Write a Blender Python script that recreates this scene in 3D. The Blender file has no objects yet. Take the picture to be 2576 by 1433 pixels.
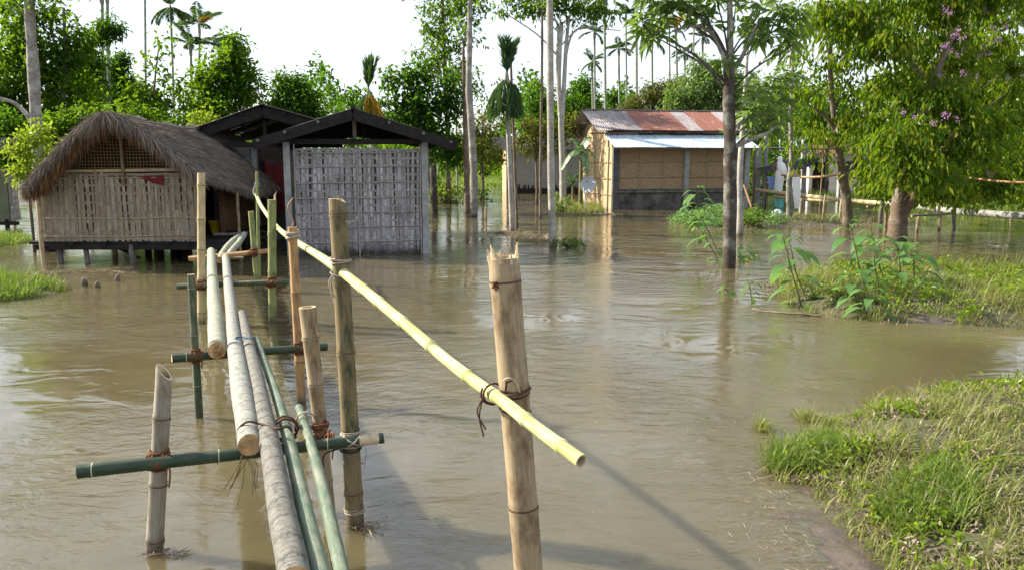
import bpy, math, random
import numpy as np
from mathutils import Vector, noise as mnoise
R=math.radians
rng=np.random.default_rng(7); random.seed(7)
S=bpy.context.scene
COL=S.collection
# ---------------------------------------------------------------- camera
F=2000.0; VW,VH=2575.0,1433.0; CAMH=2.0; PITCH=math.atan((VH/2-400)/F)
cam_d=bpy.data.cameras.new('camera'); cam=bpy.data.objects.new('camera',cam_d); COL.objects.link(cam)
cam.location=(0,0,CAMH); cam.rotation_euler=(math.pi/2-PITCH,0,0)
cam_d.sensor_width=36; cam_d.lens=36*F/VW; cam_d.clip_start=0.05; cam_d.clip_end=3000
S.camera=cam
# ---------------------------------------------------------------- sky, sun, exposure
SUN_EL=R(33); SUN_AZ=math.atan2(-math.cos(R(16)),math.sin(R(16)))   # compass-style: 0=+Y, + = +X
w=bpy.data.worlds.new('World'); S.world=w; w.use_nodes=True
nt=w.node_tree; sky=nt.nodes.new('ShaderNodeTexSky'); sky.sky_type='NISHITA'; sky.sun_disc=False
sky.sun_elevation=SUN_EL; sky.sun_rotation=SUN_AZ; sky.air_density=1.0; sky.dust_density=1.2; sky.ozone_density=1.0
bg=nt.nodes['Background']; bg.inputs[1].default_value=0.07
veil=nt.nodes.new('ShaderNodeMix'); veil.data_type='RGBA'; veil.inputs[0].default_value=.6; veil.inputs[7].default_value=(7.6,7.9,8.4,1)   # thin even cloud veil
nt.links.new(sky.outputs[0],veil.inputs[6]); nt.links.new(veil.outputs[2],bg.inputs[0])
sl=bpy.data.lights.new('sun','SUN'); sl.energy=5.0; sl.angle=R(0.5); sl.color=(1,0.90,0.74)
so=bpy.data.objects.new('sun',sl); COL.objects.link(so)
SDIR=Vector((math.sin(SUN_AZ)*math.cos(SUN_EL),math.cos(SUN_AZ)*math.cos(SUN_EL),math.sin(SUN_EL)))
so.rotation_euler=(-SDIR).to_track_quat('-Z','Y').to_euler(); so.location=(-20,10,20)
S.view_settings.view_transform='Standard'; S.view_settings.look='None'; S.view_settings.gamma=1
S.view_settings.use_curve_mapping=False; S.view_settings.exposure=1.4
S.render.engine='CYCLES'; S.cycles.max_bounces=6; S.cycles.transparent_max_bounces=4
# ---------------------------------------------------------------- projection helpers (photo measure -> metres)
cp,sp=math.cos(PITCH),math.sin(PITCH)
def ray(x,y):
    cx=(x-VW/2)/F; cy=(VH/2-y)/F
    return np.array([cx,cp+cy*sp,-sp+cy*cp])
def D(x,y,d):
    r=ray(x,y); t=d/r[1]; return np.array([r[0]*t,d,CAMH+r[2]*t])
def Wp(x,y,z=0.0):
    r=ray(x,y); t=(z-CAMH)/r[2]; return np.array([r[0]*t,r[1]*t,z])
def m(px,d): return px*d/F
# ---------------------------------------------------------------- mesh builder
class MB:
    def __init__(s): s.V=[];s.Fc=[];s.n=0
    def add(s,v,f,mi=0,uv=None,smooth=True):
        v=np.asarray(v,float).reshape(-1,3); f=np.asarray(f,int)
        if f.ndim==1: f=f.reshape(1,-1)
        s.V.append(v); s.Fc.append((f+s.n,mi,uv,smooth)); s.n+=len(v); return s
    def box(s,c,size,mi=0,rot=None):
        c=np.array(c,float); h=np.array(size,float)/2
        v=np.array([[x,y,z] for x in(-1,1) for y in(-1,1) for z in(-1,1)])*h
        if rot is not None: v=v@np.array(rot).T
        f=[[0,1,3,2],[4,6,7,5],[0,4,5,1],[2,3,7,6],[0,2,6,4],[1,5,7,3]]
        uv=np.tile(np.array([[0,0],[0,1],[1,1],[1,0]])*max(size),(6,1))
        return s.add(v+c,f,mi,uv,False)
    def slab(s,quad,th,mi=0,uvs=None):
        q=np.array(quad,float); n=np.cross(q[1]-q[0],q[3]-q[0]); n/=np.linalg.norm(n)
        a=q+n*th/2; b=q-n*th/2; v=np.vstack([a,b])
        f=[[0,1,2,3],[7,6,5,4],[0,4,5,1],[1,5,6,2],[2,6,7,3],[3,7,4,0]]
        lw=np.linalg.norm(q[1]-q[0]); lh=np.linalg.norm(q[3]-q[0])
        uv=np.tile(np.array([[0,0],[lw,0],[lw,lh],[0,lh]]),(6,1))
        return s.add(v,f,mi,uv,False)
    def tube(s,pts,rad,n=8,mi=0,cap=True,mis=None,flat=1.0,voff=0.0):
        P=np.array(pts,float); k=len(P); rad=np.broadcast_to(np.array(rad,float),(k,))
        T=np.gradient(P,axis=0); T/=np.linalg.norm(T,axis=1)[:,None]+1e-12
        a=np.array([0,0,1.0]) if abs(T[0][2])<0.9 else np.array([1.0,0,0])
        u=np.cross(T[0],a); u/=np.linalg.norm(u); U=[]
        for i in range(k):
            u=u-T[i]*np.dot(u,T[i]); u/=np.linalg.norm(u); U.append(u)
        U=np.array(U); Wv=np.cross(T,U); th=np.linspace(0,2*math.pi,n,endpoint=False)
        v=P[:,None,:]+rad[:,None,None]*(np.cos(th)[None,:,None]*U[:,None,:]+flat*np.sin(th)[None,:,None]*Wv[:,None,:])
        L=np.concatenate([[0],np.cumsum(np.linalg.norm(np.diff(P,axis=0),axis=1))])+voff
        i=np.arange(k-1)[:,None]; j=np.arange(n)[None,:]; j2=(j+1)%n
        f=np.stack([i*n+j,i*n+j2,(i+1)*n+j2,(i+1)*n+j],-1).reshape(-1,4)
        uu=np.arange(n)/n; 
        uv=np.stack([np.stack([np.broadcast_to(uu,(k-1,n)),np.broadcast_to(L[:-1,None],(k-1,n))],-1),
            np.stack([np.broadcast_to(uu+1/n,(k-1,n)),np.broadcast_to(L[:-1,None],(k-1,n))],-1),
            np.stack([np.broadcast_to(uu+1/n,(k-1,n)),np.broadcast_to(L[1:,None],(k-1,n))],-1),
            np.stack([np.broadcast_to(uu,(k-1,n)),np.broadcast_to(L[1:,None],(k-1,n))],-1)],2).reshape(-1,2)
        mm=mi if mis is None else np.repeat(np.array(mis),n)
        s.add(v.reshape(-1,3),f,mm,uv)
        if cap:
            cm=mi if cap is True else cap
            for e in (0,k-1):
                ring=v[e]; ff=np.arange(n); 
                s.add(ring,ff[::-1] if e==0 else ff,cm,np.stack([np.cos(th)*.5,np.sin(th)*.5],-1)*rad[e]*2,False)
        return v
    def build(s,name,mats,parent=None,loc=None):
        me=bpy.data.meshes.new(name)
        V=np.vstack(s.V)
        o=bpy.data.objects.new(name,me)
        if parent is not None: base=np.array(parent.get('_w',(0,0,0)))
        elif loc is not None: base=np.array(loc)
        else: base=np.array([V[:,0].mean(),V[:,1].mean(),V[:,2].min()])
        V=V-base
        me.vertices.add(len(V)); me.vertices.foreach_set('co',V.astype(np.float32).ravel())
        loops=np.concatenate([f.ravel() for f,_,_,_ in s.Fc])
        tot=np.concatenate([np.full(len(f),f.shape[1]) for f,_,_,_ in s.Fc])
        st=np.concatenate([[0],np.cumsum(tot)[:-1]])
        me.loops.add(len(loops)); me.loops.foreach_set('vertex_index',loops.astype(np.int32))
        me.polygons.add(len(tot)); me.polygons.foreach_set('loop_start',st.astype(np.int32))
        mi=np.concatenate([np.broadcast_to(np.asarray(a),(len(f),)) for f,a,_,_ in s.Fc])
        me.polygons.foreach_set('material_index',mi.astype(np.int32))
        smo=np.concatenate([np.full(len(f),b) for f,_,_,b in s.Fc]); me.polygons.foreach_set('use_smooth',smo)
        if any(u is not None for _,_,u,_ in s.Fc):
            uv=np.concatenate([np.zeros((f.size,2)) if u is None else np.asarray(u,float) for f,_,u,_ in s.Fc])
            me.uv_layers.new(name='UVMap').data.foreach_set('uv',uv.astype(np.float32).ravel())
        me.update(calc_edges=True)
        for mt in (mats if isinstance(mats,(list,tuple)) else [mats]): me.materials.append(mt)
        COL.objects.link(o)
        if parent is not None: o.parent=parent
        else: o.location=base
        o['_w']=tuple(float(x) for x in base)
        return o
def tag(o,label=None,cat=None,group=None,kind=None):
    if label: o['label']=label
    if cat: o['category']=cat
    if group: o['group']=group
    if kind: o['kind']=kind
    return o
def empty(name,loc,label,cat,group=None):
    o=bpy.data.objects.new(name,None); COL.objects.link(o); o.location=tuple(map(float,loc)); o.empty_display_size=.2
    o['_w']=tuple(map(float,loc)); return tag(o,label,cat,group)
def copy_tree(o,parent=None):
    c=o.copy(); COL.objects.link(c)
    if parent is not None: c.parent=parent
    for ch in list(o.children): copy_tree(ch,c)
    return c
def smooth_path(pts,n):
    P=np.array(pts,float)
    if len(P)==2:
        t=np.linspace(0,1,n)[:,None]; return P[0]*(1-t)+P[1]*t
    Q=np.vstack([2*P[0]-P[1],P,2*P[-1]-P[-2]]); out=[]; seg=len(P)-1
    for t in np.linspace(0,seg,n):
        i=min(int(t),seg-1); u=t-i; a,b,c,d=Q[i:i+4]
        out.append(.5*((2*b)+(-a+c)*u+(2*a-5*b+4*c-d)*u*u+(-a+3*b-3*c+d)*u**3))
    return np.array(out)
def rotz(a):
    c,s_=math.cos(a),math.sin(a); return np.array([[c,-s_,0],[s_,c,0],[0,0,1.0]])
# ---------------------------------------------------------------- materials
def newmat(name):
    mt=bpy.data.materials.new(name); mt.use_nodes=True; n=mt.node_tree; n.nodes.clear()
    return mt,n,n.nodes.new('ShaderNodeOutputMaterial')
def nd(n,t,**kw):
    x=n.nodes.new(t)
    for k,v in kw.items(): setattr(x,k,v)
    return x
def ramp(n,fac,stops,interp='LINEAR'):
    r=nd(n,'ShaderNodeValToRGB'); r.color_ramp.interpolation=interp; e=r.color_ramp.elements
    while len(e)<len(stops): e.new(.5)
    for el,(p,c) in zip(e,stops): el.position=p; el.color=(*c,1) if len(c)==3 else c
    if fac is not None: n.links.new(fac,r.inputs[0])
    return r.outputs[0]
def mixc(n,fac,a,b,mode='MIX'):
    x=nd(n,'ShaderNodeMix',data_type='RGBA',blend_type=mode)
    for i,val in ((0,fac),(6,a),(7,b)):
        if isinstance(val,(int,float)): x.inputs[i].default_value=val
        elif isinstance(val,tuple): x.inputs[i].default_value=(*val,1)
        else: n.links.new(val,x.inputs[i])
    return x.outputs[2]
def noisen(n,vec,scale,detail=4,rough=.55,dist=0,out='Fac'):
    x=nd(n,'ShaderNodeTexNoise'); x.inputs['Scale'].default_value=scale; x.inputs['Detail'].default_value=detail
    x.inputs['Roughness'].default_value=rough; x.inputs['Distortion'].default_value=dist
    if vec is not None: n.links.new(vec,x.inputs['Vector'])
    return x.outputs[out]
def mapping(n,src,scale=(1,1,1),rot=(0,0,0),loc=(0,0,0)):
    x=nd(n,'ShaderNodeMapping'); x.inputs['Scale'].default_value=scale; x.inputs['Rotation'].default_value=rot; x.inputs['Location'].default_value=loc
    n.links.new(src,x.inputs[0]); return x.outputs[0]
def tex(n,kind): return nd(n,'ShaderNodeTexCoord').outputs[kind]
def island(n): return nd(n,'ShaderNodeNewGeometry').outputs['Random Per Island']
def pos(n): return nd(n,'ShaderNodeNewGeometry').outputs['Position']
def math_(n,op,a,b=None,clamp=False):
    x=nd(n,'ShaderNodeMath',operation=op,use_clamp=clamp)
    for i,v in enumerate((a,b)):
        if v is None: continue
        if isinstance(v,(int,float)): x.inputs[i].default_value=v
        else: n.links.new(v,x.inputs[i])
    return x.outputs[0]
def bsdf(n,out,col,rough=.7,bump=None,bs=.3,bd=.01,spec=.3,metal=0):
    b=nd(n,'ShaderNodeBsdfPrincipled')
    for k,v in (('Base Color',col),('Roughness',rough),('Metallic',metal)):
        if isinstance(v,(int,float)): b.inputs[k].default_value=v
        elif isinstance(v,tuple): b.inputs[k].default_value=(*v,1)
        else: n.links.new(v,b.inputs[k])
    b.inputs['Specular IOR Level'].default_value=spec
    if bump is not None:
        bp=nd(n,'ShaderNodeBump'); bp.inputs['Strength'].default_value=bs; bp.inputs['Distance'].default_value=bd
        n.links.new(bump,bp.inputs['Height']); n.links.new(bp.outputs[0],b.inputs['Normal'])
    n.links.new(b.outputs[0],out.inputs[0]); return b
def wetline(n,c,zt=.10,col=(.045,.033,.022)):
    sep=nd(n,'ShaderNodeSeparateXYZ'); n.links.new(pos(n),sep.inputs[0])
    zz=math_(n,'SUBTRACT',sep.outputs[2],math_(n,'MULTIPLY',noisen(n,pos(n),14,4,.6),zt*1.1))
    mr=nd(n,'ShaderNodeMapRange'); n.links.new(zz,mr.inputs[0]); mr.inputs[1].default_value=-zt*.5; mr.inputs[2].default_value=zt*.6; mr.inputs[3].default_value=.85; mr.inputs[4].default_value=0
    return mixc(n,mr.outputs[0],c,col)
def bamboo_mat(name,c1,c2,blotch=None,bamt=.5,rough=.4,streak=.5):
    mt,n,o=newmat(name); uv=tex(n,'UV')
    st=noisen(n,mapping(n,uv,(14,1.2,1)),3,5,.6); big=noisen(n,mapping(n,uv,(2,2.2,1)),2.2,5,.65)
    c=mixc(n,ramp(n,st,[(.3,(0,0,0)),(.7,(1,1,1))]),c1,c2)
    if blotch: c=mixc(n,math_(n,'MULTIPLY',ramp(n,big,[(.47,(0,0,0)),(.62,(1,1,1))]),bamt),c,blotch)
    sp=noisen(n,mapping(n,uv,(30,45,1)),3,3,.6)
    c=mixc(n,math_(n,'MULTIPLY',ramp(n,sp,[(.58,(0,0,0)),(.7,(1,1,1))]),.35),c,tuple(x*.45 for x in c1))
    scr=noisen(n,mapping(n,uv,(55,3.5,1)),3,2,.5); c=mixc(n,math_(n,'MULTIPLY',ramp(n,scr,[(.60,(0,0,0)),(.68,(1,1,1))]),.45),c,tuple(x*.5 for x in c1))
    gr=noisen(n,pos(n),9,5,.7); c=mixc(n,math_(n,'MULTIPLY',ramp(n,gr,[(.5,(0,0,0)),(.68,(1,1,1))]),.35),c,(.12,.10,.075))
    c=wetline(n,c)
    bsdf(n,o,c,math_(n,'ADD',rough,math_(n,'MULTIPLY',gr,.35)),st,.3,.004,.35); return mt
def log_mat(name,c1,c2,dark):
    mt,n,o=newmat(name); uv=tex(n,'UV')
    band=noisen(n,mapping(n,uv,(4,34,1)),2.4,7,.75,.8); fine=noisen(n,mapping(n,uv,(40,60,1)),2,4,.6); big=noisen(n,mapping(n,uv,(4,5,1)),2,5,.65)
    c=mixc(n,ramp(n,band,[(.38,(0,0,0)),(.6,(1,1,1))]),c1,c2)
    c=mixc(n,ramp(n,big,[(.5,(0,0,0)),(.66,(.6,.6,.6))]),c,dark)
    c=mixc(n,ramp(n,fine,[(.5,(0,0,0)),(.75,(.5,.5,.5))]),c,tuple(x*.5 for x in c1))
    sv=nd(n,'ShaderNodeSeparateXYZ'); n.links.new(uv,sv.inputs[0]); fr_=math_(n,'FRACT',math_(n,'ADD',math_(n,'MULTIPLY',sv.outputs[1],6.2),math_(n,'MULTIPLY',big,.9)))
    scar=ramp(n,fr_,[(.0,(1,1,1)),(.06,(.8,.8,.8)),(.12,(0,0,0)),(1,(0,0,0))]); c=mixc(n,math_(n,'MULTIPLY',scar,.6),c,dark)
    h=math_(n,'SUBTRACT',math_(n,'ADD',band,math_(n,'MULTIPLY',fine,.5)),math_(n,'MULTIPLY',scar,.7))
    bsdf(n,o,c,.75,h,.6,.008,.25); return mt
def plain(name,c,rough=.8,var=.35,scale=6,spec=.25,metal=0,c2=None):
    mt,n,o=newmat(name); p=tex(n,'Object'); a=noisen(n,p,scale,6,.65); 
    col=mixc(n,ramp(n,a,[(.3,(0,0,0)),(.7,(1,1,1))]),tuple(x*(1-var) for x in c),c2 or tuple(min(1,x*(1+var*.4)) for x in c))
    bsdf(n,o,col,rough,a,.3,.01,spec,metal); return mt
def bark_mat(name,c1,c2,lich=(.5,.5,.46),la=.5,vs=9):
    mt,n,o=newmat(name); uv=tex(n,'UV'); p=pos(n)
    band=noisen(n,mapping(n,uv,(3,vs,1)),2,6,.7,.4); big=noisen(n,p,3.5,5,.6); fin=noisen(n,p,28,4,.6)
    c=mixc(n,ramp(n,band,[(.35,(0,0,0)),(.65,(1,1,1))]),c1,c2)
    c=mixc(n,math_(n,'MULTIPLY',ramp(n,big,[(.5,(0,0,0)),(.6,(1,1,1))]),la),c,lich)
    c=mixc(n,ramp(n,fin,[(.45,(0,0,0)),(.75,(.6,.6,.6))]),c,tuple(x*.4 for x in c1))
    c=wetline(n,c,.16)
    bsdf(n,o,c,.85,math_(n,'ADD',band,fin),.5,.02,.15); return mt
def leaf_mat(name,cols,trans=(.2,.3,.03),tf=.45,gloss=.006):
    mt,n,o=newmat(name); isl=island(n)
    c=ramp(n,isl,[(i/(len(cols)-1),c) for i,c in enumerate(cols)])
    d=nd(n,'ShaderNodeBsdfDiffuse'); n.links.new(c,d.inputs[0])
    t=nd(n,'ShaderNodeBsdfTranslucent'); n.links.new(mixc(n,.6,c,trans),t.inputs[0])
    mx=nd(n,'ShaderNodeMixShader'); mx.inputs[0].default_value=tf; n.links.new(d.outputs[0],mx.inputs[1]); n.links.new(t.outputs[0],mx.inputs[2])
    g=nd(n,'ShaderNodeBsdfGlossy'); g.inputs['Roughness'].default_value=.35; g.inputs[0].default_value=(.8,.85,.8,1)
    m2=nd(n,'ShaderNodeMixShader'); m2.inputs[0].default_value=gloss; n.links.new(mx.outputs[0],m2.inputs[1]); n.links.new(g.outputs[0],m2.inputs[2])
    n.links.new(m2.outputs[0],o.inputs[0]); return mt
def strip_mat(name,cols,rough=.7,damp=None):
    mt,n,o=newmat(name); isl=island(n); uv=tex(n,'UV')
    c=ramp(n,isl,[(i/(len(cols)-1),c) for i,c in enumerate(cols)])
    st=noisen(n,mapping(n,uv,(30,2,1)),3,5,.65); big=noisen(n,pos(n),2.2,5,.65)
    c=mixc(n,ramp(n,st,[(.35,(0,0,0)),(.75,(.65,.65,.65))]),c,tuple(x*.45 for x in cols[0]))
    c=mixc(n,ramp(n,big,[(.45,(0,0,0)),(.7,(.6,.6,.6))]),c,tuple(x*.5 for x in cols[0]))
    if damp:
        sep=nd(n,'ShaderNodeSeparateXYZ'); n.links.new(pos(n),sep.inputs[0])
        zz=math_(n,'ADD',sep.outputs[2],math_(n,'MULTIPLY',noisen(n,pos(n),5,5,.6),damp*.9))
        mr=nd(n,'ShaderNodeMapRange'); n.links.new(zz,mr.inputs[0]); mr.inputs[1].default_value=damp*.6; mr.inputs[2].default_value=damp*1.25; mr.inputs[3].default_value=.85; mr.inputs[4].default_value=0
        c=mixc(n,mr.outputs[0],c,(.02,.02,.022))
    bsdf(n,o,c,rough,st,.3,.004,.25); return mt
M={}
M['bam_tan']=bamboo_mat('bamboo_tan',(.24,.18,.105),(.36,.285,.18),(.13,.08,.04),.9)
M['bam_grey']=bamboo_mat('bamboo_grey',(.20,.18,.145),(.30,.275,.225),(.14,.11,.065),.8)
M['bam_dark']=bamboo_mat('bamboo_dark',(.16,.115,.065),(.25,.19,.10),(.055,.05,.03),.9,.55)
M['bam_moss']=bamboo_mat('bamboo_mossy',(.13,.10,.05),(.21,.165,.08),(.035,.042,.016),.95,.55)
M['bam_orange']=bamboo_mat('bamboo_orange',(.34,.19,.075),(.46,.30,.14),(.13,.06,.025),.7)
M['bam_yellow']=bamboo_mat('bamboo_yellow',(.40,.32,.16),(.50,.42,.25),(.30,.19,.09),.5)
M['bam_green']=bamboo_mat('bamboo_green',(.010,.028,.014),(.020,.050,.024),(.06,.068,.04),.6,.3)
M['bam_green2']=bamboo_mat('bamboo_green_pale',(.060,.10,.065),(.12,.165,.115),(.20,.215,.165),.9,.3)
M['bam_yg']=bamboo_mat('bamboo_yellow_green',(.16,.19,.06),(.27,.28,.10),(.05,.10,.03),.7,.35)
M['bam_gd']=bamboo_mat('bamboo_green_dark',(.022,.04,.02),(.05,.085,.04),(.22,.19,.12),.55,.4)
M['bam_rail']=bamboo_mat('bamboo_rail',(.38,.41,.11),(.52,.52,.22),(.62,.58,.38),.9,.5)
M['node_d']=plain('bamboo_node_dark',(.10,.065,.04),.8); M['node_l']=plain('bamboo_node_pale',(.48,.45,.33),.7)
M['node_g']=plain('bamboo_node_grey',(.20,.20,.15),.7)
M['cut']=plain('bamboo_cut_end',(.52,.42,.28),.85,.4,30); M['cutlog']=plain('log_cut_end',(.50,.32,.16),.85,.6,18)
M['log1']=log_mat('trunk_log_pale',(.17,.175,.16),(.33,.335,.30),(.09,.10,.09))
M['log2']=log_mat('trunk_log_grey',(.085,.085,.08),(.21,.205,.18),(.04,.042,.04))
M['log3']=log_mat('trunk_log_far',(.20,.21,.165),(.36,.37,.29),(.11,.12,.09))
M['rope']=plain('rope_brown',(.085,.045,.03),.9,.5,60); M['rope_red']=plain('rope_coir_red',(.15,.058,.028),.95,.55,50)
M['rope_grey']=plain('rope_grey',(.36,.30,.24),.9,.4,60); M['rope_blue']=plain('rope_blue',(.06,.13,.24),.8,.4,60)
# ---------------------------------------------------------------- bamboo
def bamboo(mb,pts,r0,r1,sp=.32,n=14,open_ends=(True,True),phase=.5,bulge=1.10,res=40):
    P=smooth_path(pts,res) if len(pts)>2 else np.array(pts,float)
    seg=np.linalg.norm(np.diff(P,axis=0),axis=1); L=np.concatenate([[0],np.cumsum(seg)]); T=L[-1]
    def at(s_): return np.array([np.interp(s_,L,P[:,k]) for k in range(3)])
    ss=[(0,1,0)]; x=sp*phase
    while x<T-.05:
        h=min(.012,r0*.22)
        ss+=[(x-2.6*h,1,0),(x-h,bulge*.98,0),(x-.35*h,bulge,1),(x+.35*h,1.0,1),(x+h,bulge*.97,0),(x+2.4*h,1,0)]
        nx=x+sp*random.uniform(.85,1.15); ss.append(((x+nx)/2,.985,0)); x=nx
    ss=[q for q in ss if 0<=q[0]<T-.001]+[(T,1,0)]
    if len(P)>2:
        have=[q[0] for q in ss]
        for l in L[1:-1]:
            if min(abs(l-h) for h in have)>.05: ss.append((l,1,0))
    ss=sorted(ss)
    pts2=[at(q[0]) for q in ss]; rr=[(r0+(r1-r0)*q[0]/T)*q[1] for q in ss]
    mis=[ss[i+1][2] if ss[i][2] else 0 for i in range(len(ss)-1)]
    v=mb.tube(pts2,rr,n,mis=mis,cap=False)
    for e,op,inw in ((0,open_ends[0],1),(-1,open_ends[1],-1)):
        ring=v[e]; c=ring.mean(0); ax=np.array(pts2[1])-np.array(pts2[0]) if e==0 else np.array(pts2[-2])-np.array(pts2[-1])
        ax=ax/np.linalg.norm(ax); k=len(ring); inner=c+(ring-c)*.74
        if op:
            deep=inner+ax*r0*1.5
            vv=np.vstack([ring,inner,deep]); i=np.arange(k); j=(i+1)%k
            f=np.vstack([np.stack([i,j,k+j,k+i],-1),np.stack([k+i,k+j,2*k+j,2*k+i],-1)])
            if e==0: f=f[:,::-1]
            mb.add(vv,f,2,None,False); mb.add(deep,np.arange(k),1,None,False)
        else: mb.add(ring,np.arange(k),2,None,False)
    return pts2
def ring_rope(mb,c,ax,r,turns,pitch,rr,jit=.15,n=5):
    ax=np.array(ax)/np.linalg.norm(ax); a=np.cross(ax,[.3,.5,.8]); a/=np.linalg.norm(a); b=np.cross(ax,a)
    t=np.linspace(0,turns*2*math.pi,int(turns*14)+1); ph=random.random()*6
    rj=r*(1+jit*.4*np.sin(t*.7+ph))
    P=np.array(c)+np.outer(rj*np.cos(t),a)+np.outer(rj*np.sin(t),b)+np.outer(pitch*(t/(turns*2*math.pi)-.5)*turns+.3*pitch*np.sin(t*1.3+ph),ax)
    mb.tube(P,rr,n)
def lashing(cP,cB,axp,axb,rp,rb,mat,parent,rr=.006,tail=True):
    cP=np.array(cP);cB=np.array(cB);c=(cP+cB)/2; cP=c+(cP-c)*.55; cB=c+(cB-c)*.55; mb=MB(); axp=np.array(axp)/np.linalg.norm(axp); axb=np.array(axb)/np.linalg.norm(axb)
    for sgn in (-1,1):
        ring_rope(mb,cB+axb*sgn*(rp*.95),axb,rb*1.07,3.2,rr*1.7,rr)
        ring_rope(mb,cP+axp*sgn*(rb*1.0),axp,rp*1.07,2.8,rr*1.7,rr)
    nrm=np.cross(axp,axb); 
    if nrm[1]>0: nrm=-nrm
    nrm/=np.linalg.norm(nrm)
    for sgn in (-1,1):
        p0=np.array(c)+axb*sgn*rp*1.1+axp*rb*1.1+nrm*rp*.5; p1=np.array(c)+nrm*(rp*1.15+rb*.6); p2=np.array(c)-axb*sgn*rp*1.1-axp*rb*1.1+nrm*rp*.5
        mb.tube(smooth_path([p0,p1,p2],9),rr*1.1,5)
    if tail:
        p=np.array(c)+nrm*rp*1.2+axb*rp; L=rp*3
        mb.tube(smooth_path([p,p+np.array([rp*.5,-rp*.3,-L*.3]),p+np.array([rp*.2,-rp*.2,-L])],8),rr*.7,5)
    return mb.build('lashing',mat,parent)
# ================================================================= GROUND, WATER
def sdist(poly,X,Y):
    P=np.array(poly); ins=np.zeros(X.shape,bool); dm=np.full(X.shape,1e9)
    for i in range(len(P)):
        a=P[i]; b=P[(i+1)%len(P)]; e=b-a; t=np.clip(((X-a[0])*e[0]+(Y-a[1])*e[1])/(e@e),0,1)
        dm=np.minimum(dm,np.hypot(X-a[0]-t*e[0],Y-a[1]-t*e[1]))
        c=((a[1]>Y)!=(b[1]>Y))&(X<(b[0]-a[0])*(Y-a[1])/(b[1]-a[1]+1e-12)+a[0]); ins^=c
    return np.where(ins,dm,-dm)
def vn(X,Y,s,seed=0):
    o=np.zeros(X.shape); r=np.random.default_rng(seed)
    for k in range(7):
        a=r.uniform(0,6.28); f=s*r.uniform(.6,1.9); o+=np.sin((X*math.cos(a)+Y*math.sin(a))*f+r.uniform(0,6.28))
    return o/7
def wpoly(*pts): return [tuple(Wp(x,y)[:2]) for x,y in pts]
BANK=wpoly((1925,1175),(1975,1130),(2075,1110),(2110,1060),(2230,1015),(2380,985),(2600,960))+[(9,8.0),(9,1.2),(1.95,1.2),(1.9,3.2)]+wpoly((2270,1433),(2200,1360),(2110,1290),(2080,1230),(1990,1205))
MUD=wpoly((1960,1200),(2080,1190),(2230,1300),(2300,1433))+[(2.2,2.4),(1.3,2.4)]+wpoly((2040,1433),(1960,1360),(1930,1290))
ISLE=wpoly((1945,712),(1990,770),(2080,795),(2190,806),(2400,815),(2600,826))+[(11,9.2),(11.5,13.2)]+wpoly((2600,702),(2450,694),(2300,692),(2080,690))
LEFT1=wpoly((-60,762),(70,752),(160,738),(150,722),(60,706),(-60,690))
LEFT2=wpoly((-60,625),(40,618),(85,604),(50,590),(-60,585))
MIDI=wpoly((1680,565),(1760,582),(1880,577),(1990,572),(2160,568),(2140,548),(1960,545),(1800,530),(1700,545))
BAN=wpoly((1385,530),(1440,542),(1520,536),(1500,518),(1400,515))
FAR1=wpoly((1040,516),(1160,513),(1195,495),(1180,470),(1050,466),(700,468),(600,500))
def hgt(X,Y):
    h=np.full(X.shape,-.5)
    def up(poly,H,wd,ns,seed):
        d=sdist(poly,X,Y)+vn(X,Y,ns,seed)*wd*.25
        return -.5+np.clip((d/wd+1),0,1)*.5+np.clip(d/wd,0,1.3)*H
    for p,H,wd,ns,s_ in ((BANK,.14,.45,4,1),(MUD,.018,.30,9,2),(ISLE,.14,.5,3,3),(LEFT1,.06,.5,3,4),(LEFT2,.06,.6,3,5),(MIDI,.08,.6,2,6),(BAN,.1,.8,2,7),(FAR1,.12,1.2,1,8)):
        h=np.maximum(h,up(p,H,wd,ns,s_) if p is not MUD else np.where(sdist(MUD,X,Y)>-.25,np.clip((sdist(MUD,X,Y)+.2)/.6,0,1)*.058-.038+vn(X,Y,6,2)*.03+vn(X,Y,19,62)*.014+vn(X,Y,47,63)*.006,-.5))
    h=np.maximum(h,-.5+np.clip((Y-58+vn(X,Y,.12,9)*9)/16,0,1)*.7)
    h=np.maximum(h,-.5+np.clip((-X-10-.28*Y+vn(X,Y,.3,11)*3)/4,0,1)*np.clip((Y-26)/4,0,1)*.68)
    h=np.maximum(h,-.5+np.clip((X-11-.16*Y+vn(X,Y,.3,12)*3)/4,0,1)*np.clip((Y-27)/5,0,1)*.66)
    return h+np.where(h>-.05,vn(X,Y,5,20)*.02+vn(X,Y,17,21)*.008,0)
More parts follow.
